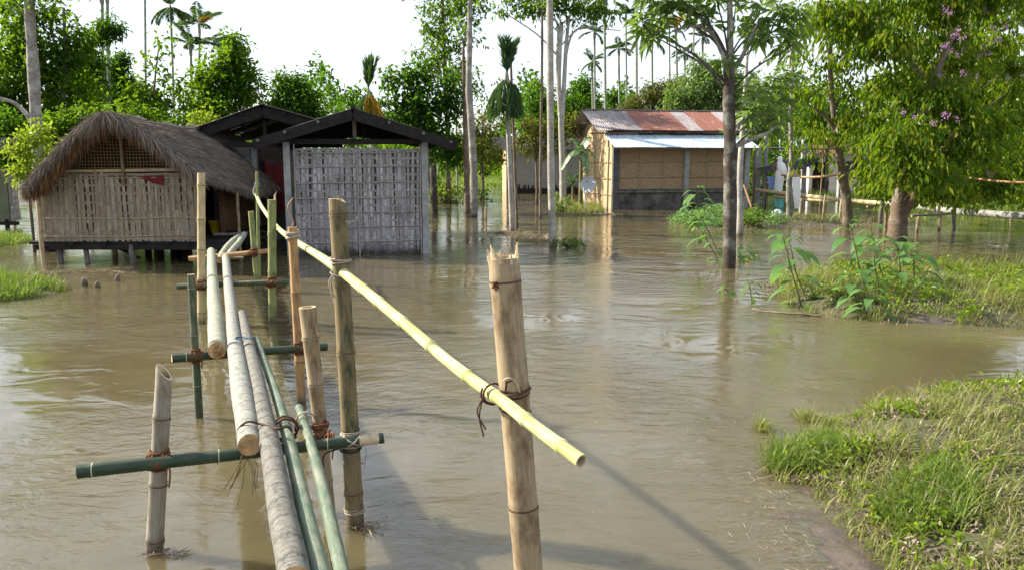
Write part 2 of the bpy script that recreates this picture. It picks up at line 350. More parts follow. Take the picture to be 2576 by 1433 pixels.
def build_ground():
    ys=np.concatenate([np.linspace(-6,2,12)[:-1],np.geomspace(2,16,300)[:-1],np.geomspace(16,90,150)[:-1],np.geomspace(90,1500,30)])
    us=np.concatenate([np.linspace(-3,-.8,20)[:-1],np.linspace(-.8,.9,260)[:-1],np.linspace(.9,3,20)])
    Y,U=np.meshgrid(ys,us,indexing='ij'); X=U*(np.maximum(Y,1.0)+1.0); Z=hgt(X,Y)
    a,b=Y.shape; idx=np.arange(a*b).reshape(a,b)
    f=np.stack([idx[:-1,:-1],idx[:-1,1:],idx[1:,1:],idx[1:,:-1]],-1).reshape(-1,4)
    mt,n,o=newmat('mud_ground'); p=pos(n)
    a1=noisen(n,p,2.5,6,.65); a2=noisen(n,p,22,5,.6); sep=nd(n,'ShaderNodeSeparateXYZ'); n.links.new(p,sep.inputs[0])
    mud=mixc(n,ramp(n,a1,[(.35,(0,0,0)),(.65,(1,1,1))]),(.05,.040,.032),(.10,.08,.063))
    mud=mixc(n,ramp(n,a2,[(.45,(0,0,0)),(.7,(.7,.7,.7))]),mud,(.10,.075,.05))
    mr=nd(n,'ShaderNodeMapRange'); n.links.new(math_(n,'ADD',sep.outputs[2],math_(n,'MULTIPLY',a1,.02)),mr.inputs[0]); mr.inputs[1].default_value=.045; mr.inputs[2].default_value=.12
    gr=mixc(n,a2,(.028,.038,.014),(.07,.07,.03))
    c=mixc(n,mr.outputs[0],mud,gr)
    mr2=nd(n,'ShaderNodeMapRange'); n.links.new(sep.outputs[2],mr2.inputs[0]); mr2.inputs[1].default_value=0; mr2.inputs[2].default_value=.08; mr2.inputs[3].default_value=.22; mr2.inputs[4].default_value=.9
    bsdf(n,o,c,mr2.outputs[0],a2,.5,.03,.5)
    mb=MB(); mb.add(np.stack([X,Y,Z],-1).reshape(-1,3),f)
    tag(mb.build('ground',mt,loc=(0,0,0)),kind='structure')
build_ground()
def build_water():
    mt,n,o=newmat('muddy_water'); p=pos(n)
    l=noisen(n,mapping(n,p,(.22,.22,.22)),1,3,.5)
    sep=nd(n,'ShaderNodeSeparateXYZ'); n.links.new(p,sep.inputs[0])
    mr=nd(n,'ShaderNodeMapRange'); n.links.new(sep.outputs[1],mr.inputs[0]); mr.inputs[1].default_value=5; mr.inputs[2].default_value=26; mr.inputs[3].default_value=1; mr.inputs[4].default_value=.22
    mask=math_(n,'MULTIPLY',ramp(n,l,[(.42,(.05,.05,.05)),(.62,(.9,.9,.9))]),mr.outputs[0])
    wp=nd(n,'ShaderNodeVectorMath',operation='ADD'); n.links.new(p,wp.inputs[0])
    wv=nd(n,'ShaderNodeVectorMath',operation='SCALE'); n.links.new(noisen(n,p,.6,3,.5,out='Color'),wv.inputs[0]); wv.inputs['Scale'].default_value=.9
    n.links.new(wv.outputs[0],wp.inputs[1]); q=wp.outputs[0]
    r1=noisen(n,mapping(n,q,(3.6,8,1),(0,0,.35)),1,4,.6,.5); r2=noisen(n,mapping(n,q,(15,27,1),(0,0,-.25)),1,3,.6,.3); r3=noisen(n,mapping(n,q,(1.3,2.2,1),(0,0,.2)),1,2,.5,.8)
    h=math_(n,'ADD',math_(n,'MULTIPLY',math_(n,'ADD',math_(n,'MULTIPLY',r1,1.0),math_(n,'MULTIPLY',r2,.24)),mask),math_(n,'MULTIPLY',r3,.55))
    col=mixc(n,ramp(n,noisen(n,p,.5,4,.6),[(.35,(0,0,0)),(.65,(1,1,1))]),(.088,.076,.040),(.118,.102,.056))
    b=bsdf(n,o,col,.02,h,.85,.040,.5); b.inputs['IOR'].default_value=1.65
    b.inputs['Subsurface Weight'].default_value=1.0; b.inputs['Subsurface Radius'].default_value=(.28,.26,.18); b.inputs['Subsurface Scale'].default_value=3.2
    mb=MB(); ys=np.array([-8,60,1500.]); v=[];
    mb.add([[-900,-8,0],[900,-8,0],[900,1500,0],[-900,1500,0]],[[0,1,2,3]])
    tag(mb.build('water',mt,loc=(0,0,0)),kind='structure')
build_water()
# ================================================================= BAMBOO FOOTBRIDGE
def pr(P,wpx): return wpx/2*(P[1]*cp+(CAMH-P[2])*sp)/F
bridge=empty('bamboo_footbridge',Wp(700,1000),'narrow bamboo footbridge of lashed poles with one yellow green handrail leading to the huts','footbridge')
def post_geo(b,t,wb,wt,d=None):
    if d is None: B=Wp(*b); d=B[1]
    else: B=D(b[0],b[1],d)
    T=D(t[0],t[1],d); ax=T-B; ax/=np.linalg.norm(ax)
    B2=B-ax*((B[2]+.4)/ax[2])
    return B2,T,ax,pr(B,wb),pr(T,wt),d
def on(PG,y):     # point on a post's axis at picture height y
    B,T,ax,_,_,d=PG; z=D(0,y,d)[2]; return B+ax*((z-B[2])/ax[2])
pst={}
def post(key,b,t,wb,wt,mat,nmat,sp=.33,ph=.5,d=None,top=None,bulge=1.13,label=None,opened=True):
    PG=post_geo(b,t,wb,wt,d); B,T,ax,rb,rt,dd=PG; mb=MB()
    v0=len(mb.V)
    bamboo(mb,[B,T],rb,rt,sp,16,(False,opened),ph,bulge)
    if top=='slant':
        for V in mb.V:
            k=(V-T)@ax; sel=k>-.012; V[sel]-=np.outer((.5-( (V[sel]-T)[:,0])/(2*rt))*-.0+np.clip(((V[sel]-T)[:,0]/rt+1)*.5,0,1)*rt*2.0,ax)
    if top=='moss':
        for V in mb.V:
            k=(V-T)@ax; sel=k>-.012; V[sel]-=np.outer(np.clip((V[sel]-T)[:,0]/rt-.25,0,1)*rt*.7,ax)
    if top=='fray':
        for i in range(34):
            a=i/34*6.283+random.uniform(-.1,.1); r=rt*random.uniform(.84,1.02); h=(.018+.016*math.sin(a*2+.6)+.012*math.sin(a*5))*random.uniform(.5,1.5)
            if -.6<math.cos(a+1.1)<-.1: h*=.3
            p=T+np.array([math.cos(a)*r,math.sin(a)*r,-.02]); q=p+ax*(h+.02)+np.array([math.cos(a),math.sin(a),0])*random.uniform(-.004,.014)
            s_=np.array([-math.sin(a),math.cos(a),0])*random.uniform(.005,.011); oo=np.array([math.cos(a),math.sin(a),0])*.004
            mb.add([p-s_,p+s_,q+s_*.3,q-s_*.5,p-s_-oo,p+s_-oo,q+s_*.2-oo,q-s_*.4-oo],[[0,1,2,3],[7,6,5,4],[0,3,7,4],[1,5,6,2]],2,None,False)
    if top=='nub':
        p=T+np.array([rt*.7,0,0]); mb.tube([p-ax*.02,p+ax*rt*1.0,p+ax*rt*1.9+np.array([rt*.4,0,0])],[rt*.28,rt*.22,rt*.05],6,2)
    if top=='curl':
        c=[T+ax*.0,T+ax*rt*1.2+np.array([rt*.3,0,0]),T+ax*rt*2.6+np.array([-rt*.3,0,0]),T+ax*rt*4.2+np.array([-rt*.75,0,0]),T+ax*rt*5.8+np.array([rt*.1,0,0]),T+ax*rt*6.6+np.array([rt*.7,0,0])]
        P=smooth_path(c,16); mb.tube(P,rt*np.interp(np.linspace(0,1,16),[0,.3,.45,.7,1],[.55,.16,.2,.62,.08]),8,0,flat=.35)
    o=mb.build('post',[M[mat],M[nmat],M['cut']],bridge)
    if label: o['label']=label
    pst[key]=(PG,o); return o
post('p1',(388,1385),(414,915),44,40,'bam_grey','node_d',.34,.42,top='slant',opened=True)
post('p2',(501,1048),(480,690),21,18,'bam_gd','node_g',.42,.55)
post('p3',(507,812),(506,436),20,19,'bam_yellow','node_d',.42,.4)
post('p4',(826,1262),(773,772),26,43,'bam_tan','node_g',.26,.5,d=4.29,bulge=1.13)
post('p5',(894,1322),(848,500),46,44,'bam_moss','node_d',.40,.35,top='moss',bulge=1.10)
post('p6',(758,1012),(735,572),24,23,'bam_orange','node_d',.52,.5,top='curl')
post('p7',(685,802),(684,503),20,21,'bam_yg','node_g',.45,.3,d=9.72,top='nub')
post('p8',(648,730),(631,532),14,14,'bam_yg','node_g',.5,.4)
post('p9',(652,706),(646,432),10,7,'bam_yg','node_g',.6,.4,opened=False)
post('p10',(1326,1400),(1266,648),73,78,'bam_tan','node_d',.46,.22,d=3.0,top='fray',bulge=1.08,label='thick tan bamboo post with a frayed splintered top')
# hole and brown knot on the big near post
PG,o10=pst['p10']
c=on(PG,962)+np.array([-.012,-PG[3]*1.0,0]); mb=MB()
mb.add([c+np.array(q) for q in [(-.022,.004,-.028),(.034,.006,-.034),(.022,.004,.016),(.006,.0,.026),(-.018,.004,.022)]],[[0,1,2,3,4]],0,None,False)
mb.build('notch',plain('dark_hollow',(.05,.025,.012),.9),o10)
mb=MB()
for q in [[(-.03,.004,.02),(-.012,-.004,.036),(.012,-.005,.032),(.026,0,.012),(.04,.004,-.036)]]:
    mb.tube(smooth_path([c+np.array(a) for a in q],14),[.002]+[.0035]*12+[.001],5)
mb.build('torn_rim',M['cut'],o10)
mb=MB(); c=on(PG,712)+np.array([-PG[4]*.62,-PG[4]*.85,0])
for i in range(26):
    p=c+np.array([random.uniform(-.012,.014),random.uniform(-.006,.004),random.uniform(-.014,.014)])
    mb.tube([p,p+np.array([random.uniform(-.008,.008),-.006,random.uniform(-.014,.004)])],[.004,.0015],5)
mb.build('branch_scar',plain('scar_brown',(.13,.06,.025),.95,.6,60),o10)
# crossbeams
beams={}
def beam(key,p0,p1,w0,w1,mat,nmat,sp=.4,ph=.5,mat2=None):
    mb=MB(); r0,r1=pr(p0,w0),pr(p1,w1); bamboo(mb,[p0,p1],r0,r1,sp,14,(False,True),ph,1.06)
    o=mb.build('crossbeam',[M[mat],M[nmat],M['cut']],bridge); beams[key]=(p0,p1,(r0+r1)/2,o); return o
def bp(key,x0,y0,x1,y1,k0,ya,k1,yb,off=0.0):
    # beam whose line passes in front of two posts: depth from the posts, pixel ends extrapolated along it
    A=on(pst[k0][0],ya); Bq=on(pst[k1][0],yb); A=A+np.array([0,off,0]); Bq=Bq+np.array([0,off,0]); dirv=Bq-A
    def solve(x):
        lo,hi=-3,4
        for _ in range(60):
            mid=(lo+hi)/2; P=A+dirv*mid; zc=P[1]*cp+(CAMH-P[2])*sp; px=VW/2+F*P[0]/zc
            if px<x: lo=mid
            else: hi=mid
        return A+dirv*lo
    return solve(x0),solve(x1)
P=bp('x1',195,0,964,0,'p1',1150,'p5',1098,-.075); beam('x1',*P,36,27,'bam_green','node_l',.55,.12)
P=bp('x2',432,0,822,0,'p2',893,'p6',873,-.05); beam('x2',*P,22,20,'bam_green','node_l',.5,.2)
P=bp('x3',446,0,728,0,'p3',716,'p7',708,-.07); beam('x3',*P,14,14,'bam_gd','node_g',.6,.3)
A=D(476,651,12.08); B=D(674,632,12.08); beam('x4',A,B,13,12,'bam_orange','node_d',.6,.4)
A=D(520,650,12.2); B=D(612,648,12.2); beam('x5',A,B,7,6,'bam_grey','node_d',.6,.4)
# cut pale end of the first beam
a,b,r,o=beams['x1']; mb=MB(); u=(b-a)/np.linalg.norm(b-a); mb.tube([b-u*.13,b+u*.004],[r*.93,r*.9],14); mb.build('cut_end',M['cut'],o)
# lashings where posts meet beams
def lash(pk,bk,mat,rr=.006,tail=True):
    PG,o=pst[pk]; a,b,rb,_=beams[bk]; x=PG; u=(b-a)/np.linalg.norm(b-a)
    t=np.dot(x[0]-a,u); best=None
    for k in np.linspace(0,np.linalg.norm(b-a),200):
        q=a+u*k; z=(q[2]-x[0][2])/x[2][2]; pp=x[0]+x[2]*z; dd=np.linalg.norm(pp-q)
        if best is None or dd<best[0]: best=(dd,(pp+q)/2,pp,q)
    hh=(best[1]-x[0])@x[2]/np.linalg.norm(x[1]-x[0]); lashing(best[2],best[3],x[2],u,x[3]+(x[4]-x[3])*hh,rb,M[mat],o,rr,tail)
lash('p1','x1','rope_red',.007); lash('p4','x1','rope_red',.006); lash('p5','x1','rope_grey',.004)
lash('p2','x2','rope_red',.008); lash('p6','x2','rope_red',.007); lash('p3','x3','rope_red',.01,False); lash('p7','x3','rope_red',.011); lash('p8','x4','rope_red',.01,False)
# deck logs
zt=lambda k:None
def deck(pts,mat,ws,kind,sp=.45,name='deck_pole',res=44,n=16,lab=None,cutm='cutlog'):
    P=[]
    for x,y,z in pts: P.append(Wp(x,y,z))
    P=smooth_path(P,res) if len(P)>2 else np.array(P)
    mb=MB()
    if kind=='bam':
        rr0=pr(P[0],ws[0]); rr1=pr(P[-1],ws[-1]); bamboo(mb,list(P),rr0,rr1,sp,n,(False,True),.4,1.07); o=mb.build(name,[M[mat],M['node_g'] if mat!='bam_green' else M['node_l'],M['cut']],bridge)
    else:
        k=len(P); rad=np.array([pr(P[i],np.interp(i/(k-1),np.linspace(0,1,len(ws)),ws)) for i in range(k)])
        P=P+np.stack([.002*np.sin(np.arange(k)*.5),0*np.arange(k),.001*np.sin(np.arange(k)*.8)],-1)
        rad=rad*(1+.008*np.sin(np.arange(k)*.7)+.006*rng.standard_normal(k))
        mb.tube(P,rad,n,0,cap=1); o=mb.build(name,[M[mat],M[cutm]],bridge)
    if lab: o['label']=lab
    return o,P
dB,PB=deck([(628,1118,.585),(612,1000,.58),(594,890,.565),(582,790,.545),(573,700,.54),(567,648,.53)],'log1',[58,56,42,30,22,18],'log',lab='pale lichen spotted log with a sawn near end')
dA,PA=deck([(546,880,.56),(542,800,.55),(535,715,.54),(531,632,.53)],'log3',[44,38,27,19],'log')
dC,PC=deck([(742,1460,.60),(718,1330,.60),(690,1180,.60),(664,1040,.59),(640,930,.58),(622,850,.565),(608,788,.55)],'log2',[82,74,58,46,36,28,20],'log',lab='rough dark grey barked log running to the bottom edge')
dD,PD=deck([(812,1470,.57),(770,1300,.57),(727,1110,.565),(697,1000,.56),(667,915,.55),(644,850,.54)],'bam_green2',[56,46,36,28,22,14],'bam',.5)
dE,PE=deck([(866,1470,.575),(835,1330,.57),(800,1180,.57),(772,1085,.565),(752,1024,.565)],'bam_green2',[44,40,34,28,20],'bam',.45)
deck([(552,654,.50),(562,634,.55),(580,612,.60),(600,596,.66)],'log3',[17,16,15,14],'log')
deck([(572,648,.50),(584,630,.55),(600,612,.60),(614,590,.66)],'log3',[17,16,15,14],'log')
# broken end of log A: splintered fibre
mb=MB(); c=PA[0]
for i in range(40):
    a=random.uniform(0,6.28); r=random.uniform(0,.045); p=c+np.array([math.cos(a)*r,.01,math.sin(a)*r]); q=p+np.array([random.uniform(-.01,.01),-random.uniform(.01,.05),-random.uniform(0,.03)])
    mb.tube([p,q],[.008,.002],5)
mb.build('split_end',M['cutlog'],dA)
# dry roots hanging under log B's end
mb=MB(); c=PB[0]
for i in range(9):
    p=c+np.array([random.uniform(-.05,.02),0,-.05]); q=p+np.array([random.uniform(-.12,.05),random.uniform(-.05,.05),-random.uniform(.1,.3)])
    mb.tube(smooth_path([p,(p+q)/2+np.array([.02,0,.02]),q],6),[.0018]*6,4)
mb.build('hanging_root',plain('dry_root',(.12,.09,.05),.9),dB)
# ropes tying the deck together
def over(px,z,dz,mat,par,rr):
    mb=MB(); P=smooth_path([Wp(x,y,z+k+.012) for (x,y,k) in px],36); mb.tube(P,rr,6); return mb.build('deck_rope',M[mat],par)
over([(598,1105,-.03),(600,1078,.02),(622,1060,.065),(650,1064,.05),(680,1072,.05),(700,1078,.055),(722,1072,.045),(734,1082,.01)],.585,0,'rope',dB,.0065)
over([(600,862,.03),(592,850,.06),(606,846,.055),(622,850,.05),(634,853,.04)],.555,0,'rope_blue',dB,.007)
mb=MB(); ring_rope(mb,Wp(718,1078,.565),PD[12]-PD[10],.062,3,.03,.007); mb.build('lashing',M['rope'],dD)
mb=MB(); ring_rope(mb,Wp(768,1058,.565),PE[-4]-PE[-8],.05,2,.012,.004); mb.build('lashing',M['rope_grey'],dE)
# handrail
rp=[(646,494,13.2,19),(655,515,12.4,19),(675,545,11.2,20),(702,577,9.6,21),(735,602,7.6,22),(775,627,6.4,25),(815,652,5.2,28),(852,678,4.22,31),(905,720,3.95,32),(960,765,3.72,33),(1040,832,3.48,34),(1110,893,3.32,35),(1185,952,3.16,36),(1262,1006,2.93,37),(1350,1076,2.74,38),(1462,1158,2.55,40)]
RP=smooth_path([D(x,y,d) for x,y,d,_ in rp],90)
mb=MB(); T0=bamboo(mb,list(RP[::-1]),pr(RP[-1],37),.026,.24,14,(True,False),.45,1.2,90)
for V in mb.V: pass
rail=mb.build('handrail',[M['bam_rail'],M['node_l'],M['cut']],bridge)
# hooked thin tip with rope at the far end
mb=MB(); hp=smooth_path([D(646,494,13.2),D(639,486,13.25),D(639,475,13.25),D(645,466,13.2)],12); mb.tube(hp,np.linspace(.024,.012,12),8); mb.build('bent_tip',M['log3'],rail)
mb=MB(); ring_rope(mb,D(647,466,13.2),(0,0,1),.04,4,.015,.012); ring_rope(mb,D(647,466,13.2),(1,0,.3),.045,2,.012,.01); mb.build('lashing',M['rope_blue'],rail)
def tie(key,y,mat,rr,par=None):
    PG,o=pst[key]; c=on(PG,y); r=max(PG[3],PG[4]); mb=MB()
    ring_rope(mb,c+PG[2]*.028,PG[2],r*1.07,2.3,.012,rr)
    # loop round the rail
    k=int(np.argmin(np.linalg.norm(RP-c,axis=1))); ax=RP[min(k+1,89)]-RP[k-1]; ring_rope(mb,RP[k]+(-ax/np.linalg.norm(ax))*.03,ax,.042,2.4,.012,rr)
    ring_rope(mb,c-PG[2]*.045,PG[2]+np.array([.25,0,0]),r*1.08,1.1,.01,rr*.8)
    q=RP[k]+np.array([-.05,-.03,0]); mb.tube(smooth_path([q,q+np.array([-.012,-.01,-.07]),q+np.array([.004,-.01,-.15])],10),rr*.8,5); mb.tube(smooth_path([q,q+np.array([-.02,-.015,-.05]),q+np.array([.012,-.012,-.12])],10),rr*.7,5)
    mb.build('lashing',M[mat],o)
tie('p10',1000,'rope',.0045); tie('p5',668,'rope_grey',.0045)
mb=MB(); PG,o=pst['p6']; ring_rope(mb,on(PG,590),PG[2],PG[3]*1.3,3,.02,.01); mb.build('lashing',M['rope_grey'],o)
mb=MB(); PG,o=pst['p5']; cc=on(PG,1280)
ring_rope(mb,cc,PG[2],PG[3]*1.08,2.4,.012,.0035); mb.build('lashing',M['rope_grey'],o); mb=MB(); cc=on(PG,556); mb.tube(smooth_path([cc+np.array([.04,-.03,.0]),cc+np.array([.09,-.03,.0]),cc+np.array([.11,-.03,.03])],8),.003,5); mb.build('wire',M['rope_grey'],o)
mb=MB(); cc=on(pst['p5'][0],1118); ring_rope(mb,cc,pst['p5'][0][2],pst['p5'][0][3]*1.1,3.2,.016,.006); mb.tube(smooth_path([cc+np.array([-.05,-.05,0]),cc+np.array([-.13,-.06,-.03]),cc+np.array([-.14,-.06,-.10]),cc+np.array([-.13,-.06,-.17])],14),.005,5)
mb.build('lashing',plain('rope_black',(.05,.045,.05),.9,.5,60),pst['p5'][1])
# ================================================================= BUILDINGS
M['weave_grey']=strip_mat('weave_weathered',[(.28,.265,.275),(.42,.405,.42),(.33,.305,.30),(.52,.505,.52),(.37,.355,.37),(.27,.225,.21),(.56,.55,.56)],.75,.28)
M['weave_tan']=strip_mat('weave_tan',[(.26,.22,.17),(.36,.31,.25),(.30,.23,.15),(.42,.37,.31),(.31,.27,.23),(.38,.28,.17),(.33,.30,.27)],.75)
M['batten']=plain('bamboo_batten',(.34,.31,.28),.75,.4,12); M['batten_t']=plain('bamboo_batten_tan',(.38,.31,.2),.75,.4,12)
M['concrete']=plain('concrete_pillar',(.30,.31,.31),.9,.45,5); M['concrete_d']=plain('concrete_damp',(.10,.10,.09),.9,.7,3,c2=(.20,.19,.17))
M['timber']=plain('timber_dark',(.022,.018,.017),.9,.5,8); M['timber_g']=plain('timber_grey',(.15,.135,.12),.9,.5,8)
M['tin_dark']=plain('tin_near_black',(.022,.021,.023),.75,.5,4); M['dark_in']=plain('interior_dark',(.03,.022,.018),.95,.3,4)  # tin_dark, like timber above: near-black colour takes on the roofs' backlit silhouette
M['pole_brown']=plain('pole_brown',(.22,.15,.09),.85,.5,9); M['pole_tan']=plain('pole_tan',(.42,.33,.2),.8,.4,9)
def fr(O,th):
    c,s_=math.cos(th),math.sin(th); return np.array(O,float),np.array([c,s_,0]),np.array([-s_,c,0])
WEFT={'weave_weathered':strip_mat('weft_weathered',[(.25,.235,.24),(.35,.335,.345),(.29,.265,.255),(.38,.37,.38)],.8,.28),'weave_tan':strip_mat('weft_tan',[(.23,.195,.15),(.31,.265,.21),(.26,.205,.14),(.34,.30,.24)],.8)}
def weave(name,parent,O,u,nrm,W,H,nv,nh,mat,hw=.06,amp=.009,seed=1,rag=.04,top=None):
    r=np.random.default_rng(seed); mb=MB(); O=np.array(O,float); z=np.array([0,0,1.0]); cw=W/nv; zs=np.linspace(0,H,nh+1)+r.normal(0,.012,nh+1); hw=.2*H/nh
    for i in range(nv):
        front=i%2==0; k=i//2; x=(i+.5)*cw+r.normal(0,cw*.07); wd=cw*(r.uniform(1.0,1.3) if front else r.uniform(.95,1.25)); t1=H+r.uniform(-rag,rag); z0=-r.uniform(0,rag*1.5)
        lv=sorted([z0,t1]+[q+e for q in zs for e in (-hw*1.5,0,hw*1.5) if z0+.02<q+e<t1-.02]); cut=[0]
        while cut[-1]<len(lv)-1: cut.append(min(len(lv)-1,cut[-1]+int(r.integers(5,14))))
        lean=r.normal(0,.012)
        for a_,b_ in zip(cut[:-1],cut[1:]):
            pts=[];uv=[];dx=r.normal(0,cw*.09);ww=wd*r.uniform(.72,1.08);ox=r.uniform(0,5);tw=r.normal(0,.25)
            for q_ in range(a_,b_+1):
                zz=lv[q_]; j=int(np.argmin(np.abs(zs-zz))); on_=abs(zs[j]-zz)<hw*.5; o_=(amp if front else -.2*amp)
                if on_: o_=(amp*1.2 if (j+k+(0 if front else 1))%2==0 else -amp*1.1)
                c=O+u*(x+dx+lean*zz)+z*zz+nrm*(o_+.014); pts+=[c-u*ww/2+nrm*tw*.008,c+u*ww/2-nrm*tw*.008]; uv+=[(ox,zz),(ox+ww,zz)]
            n=b_-a_; f=[[2*q_,2*q_+1,2*q_+3,2*q_+2] for q_ in range(n)]; mb.add(pts,f,0 if (front or r.uniform()<.25) else 1,[uv[q_] for ff in f for q_ in ff],False)
    for j in range(nh+1):
        x0=0; zz=zs[j]
        while x0<W-.05:
            x1=min(W,x0+r.uniform(.6,1.6)); m_=max(2,int((x1-x0)/cw)+1); pts=[];uv=[];oy=r.uniform(0,5); sl_=r.normal(0,.01)
            for x in np.linspace(x0,x1,m_):
                c=O+u*x+z*(min(max(zz,.0),H)+sl_*(x-x0)+.006*math.sin(x*5+j))+nrm*.014; pts+=[c-z*hw*.7,c+z*hw*.7]; uv+=[(oy,x),(oy+hw,x)]
            n=len(pts)//2-1; f=[[2*q_,2*q_+2,2*q_+3,2*q_+1] for q_ in range(n)]; mb.add(pts,f,1,[uv[q_] for ff in f for q_ in ff],False); x0=x1
    return mb.build(name,[mat,WEFT.get(mat.name,mat)],parent)
def rod(name,parent,a,b,r,mat,n=7,wob=.006):
    a=np.array(a,float);b=np.array(b,float); mid=[a+(b-a)*t+rng.normal(0,wob,3)*(0<t<1) for t in np.linspace(0,1,6)]
    mb=MB(); mb.tube(smooth_path(mid,14),r,n); return mb.build(name,mat,parent)
def quadbox(name,parent,a,b,wd,mat,up=(0,0,1)):
    a=np.array(a,float);b=np.array(b,float); ax=(b-a)/np.linalg.norm(b-a); s_=np.cross(ax,up)
    if np.linalg.norm(s_)<.1: s_=np.array([1.0,0,0])
    s_/=np.linalg.norm(s_); t=np.cross(s_,ax); mb=MB()
    rot=np.stack([ax,s_,t],1); mb.box((a+b)/2,(np.linalg.norm(b-a),wd[0],wd[1]),0,rot); return mb.build(name,mat,parent)
def blades(base,dirs,L,Wd,rows=None,bend=None):
    """flat tapering strands: (N,3) base, unit dirs, length, width -> verts, tris"""
    N=len(base); side=np.cross(dirs,rng.normal(0,1,(N,3))); side/=np.linalg.norm(side,axis=1)[:,None]+1e-9
    L=np.broadcast_to(L,(N,))[:,None]; Wd=np.broadcast_to(Wd,(N,))[:,None]
    bend=np.zeros((N,3)) if bend is None else bend
    mid=base+dirs*L*.55+bend*.3; tip=base+dirs*L+bend
    v=np.stack([base-side*Wd/2,base+side*Wd/2,mid+side*Wd*.4,mid-side*Wd*.4,tip],1).reshape(-1,3)
    i=np.arange(N)[:,None]*5; f=np.concatenate([i+np.array([[0,1,2]]),i+np.array([[0,2,3]]),i+np.array([[3,2,4]])])
    return v,f
# ---------------------------------------------------------------- thatched hut on stilts
M['thatch']=strip_mat('thatch_straw',[(.17,.14,.115),(.27,.23,.20),(.22,.18,.15),(.34,.295,.26),(.27,.205,.15)],.95)
M['thatch_or']=strip_mat('thatch_orange_backlit',[(.16,.08,.04),(.30,.16,.07),(.12,.06,.035),(.38,.24,.10)],.95)  # orange straw; the left fringe's backlit glow is put into this colour
hy=15.4; hL,hRt=D(112,605,hy),D(500,600,hy); zb=.44; ztop=D(300,440,hy)[2]
hut=empty('thatched_hut',((hL[0]+hRt[0])/2,17.4,0),'low woven bamboo hut on stilts under a shaggy grey thatched roof','hut')
X0,X1=hL[0],hRt[0]; yb=19.6
weave('wall',hut,(X0,hy,zb),np.array([1.0,0,0]),np.array([0,-1.0,0]),X1-X0,ztop-zb,52,7,M['weave_tan'],.055,.008,3,.05)
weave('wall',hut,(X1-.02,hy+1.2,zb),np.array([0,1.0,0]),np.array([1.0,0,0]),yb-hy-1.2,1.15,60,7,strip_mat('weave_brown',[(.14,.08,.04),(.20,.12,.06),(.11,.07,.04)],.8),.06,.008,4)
mb=MB(); mb.box(((X0+X1)/2,hy+.10,(zb+ztop)/2),(X1-X0-.1,.03,ztop-zb-.05)); mb.build('inner_lining',plain('lining_tan',(.19,.16,.12),.95,.4,6),hut)
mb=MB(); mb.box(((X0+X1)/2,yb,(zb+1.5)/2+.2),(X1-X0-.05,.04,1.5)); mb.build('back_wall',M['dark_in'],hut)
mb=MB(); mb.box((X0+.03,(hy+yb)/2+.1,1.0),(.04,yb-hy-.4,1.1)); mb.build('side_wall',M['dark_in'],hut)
mb=MB(); mb.box(((X0+X1)/2+.1,(hy+yb)/2,zb-.05),(X1-X0+.75,yb-hy+.1,.05)); mb.build('floor',M['timber'],hut)
for zz,yo in ((zb+.07,-.03),(zb+.42,-.03),(ztop-.07,-.035)):
    rod('batten',hut,(X0-.03,hy+yo,zz),(X1+.03,hy+yo,zz+.02),.013,M['batten_t'])
for i,y in enumerate((hy-.05,hy+.5)): quadbox('floor_beam',hut,(X0-.15,y,zb-.13),(X1+.55,y,zb-.13),(.09,.10),M['timber'])
for x in (190,270,350,430,478): p=D(x,610,hy); quadbox('joist',hut,(p[0],hy-.16,zb-.055),(p[0],hy+2.5,zb-.055),(.07,.06),M['timber'])
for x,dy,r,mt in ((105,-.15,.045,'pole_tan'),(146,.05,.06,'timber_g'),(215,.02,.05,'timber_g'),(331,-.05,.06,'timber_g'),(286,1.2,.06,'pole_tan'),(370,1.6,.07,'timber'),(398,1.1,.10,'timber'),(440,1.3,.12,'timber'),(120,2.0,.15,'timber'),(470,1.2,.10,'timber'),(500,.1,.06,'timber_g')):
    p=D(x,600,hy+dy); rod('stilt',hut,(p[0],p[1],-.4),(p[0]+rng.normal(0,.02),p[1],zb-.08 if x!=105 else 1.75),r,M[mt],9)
rod('brace',hut,(D(290,620,hy+.3)[0],hy+.3,zb-.15),(D(352,650,hy+.3)[0],hy+.3,.05),.03,M['timber'])
cpx=D(500,500,hy); quadbox('corner_post',hut,(X1+.0,hy-.02,0),(X1+.0,hy-.02,1.75),(.05,.05),M['bam_tan'])
# gable: lattice, posts, beam
gy=hy+.05
ridF=D(268,272,14.75); rid_z0=ridF[2]; rid_x=ridF[0]; eL=D(78,468,14.9); eRf=D(508,430,14.9)
roofY0,roofY1=14.7,20.3
def rz(s_): return rid_z0-.16*math.sin(math.pi*s_)*.8-.0*s_
def roofpt(s_,t,off=0.0):
    y=roofY0+(roofY1-roofY0)*s_; r=np.array([rid_x+.03*math.sin(5*s_),y,rz(s_)])
    if t<0: e=np.array([eL[0],y,eL[2]])
    else:
        k=min(1,s_/.45); e=np.array([eRf[0]*(1-k)+(-5.62)*k,y,eRf[2]*(1-k)+1.32*k+.14*max(0,s_-.45)])
    a=abs(t); p=r*(1-a)+e*a; p=p.copy(); p[2]+=.08*math.sin(math.pi*a)-.07*(1-a)**7
    return p+np.array([0,0,off])
beam_z=D(300,432,gy)[2]
quadbox('tie_beam',hut,(X0+.1,gy-.05,beam_z),(X1+.0,gy-.05,beam_z+.04),(.06,.055),M['pole_tan'])
quadbox('gable_post',hut,(D(313,400,gy)[0],gy-.09,1.5),(D(313,400,gy)[0],gy-.09,rid_z0-.25),(.05,.05),M['pole_brown'])
mb=MB(); zl0=beam_z+.07; xl0,xl1=D(165,400,gy)[0],D(480,400,gy)[0]
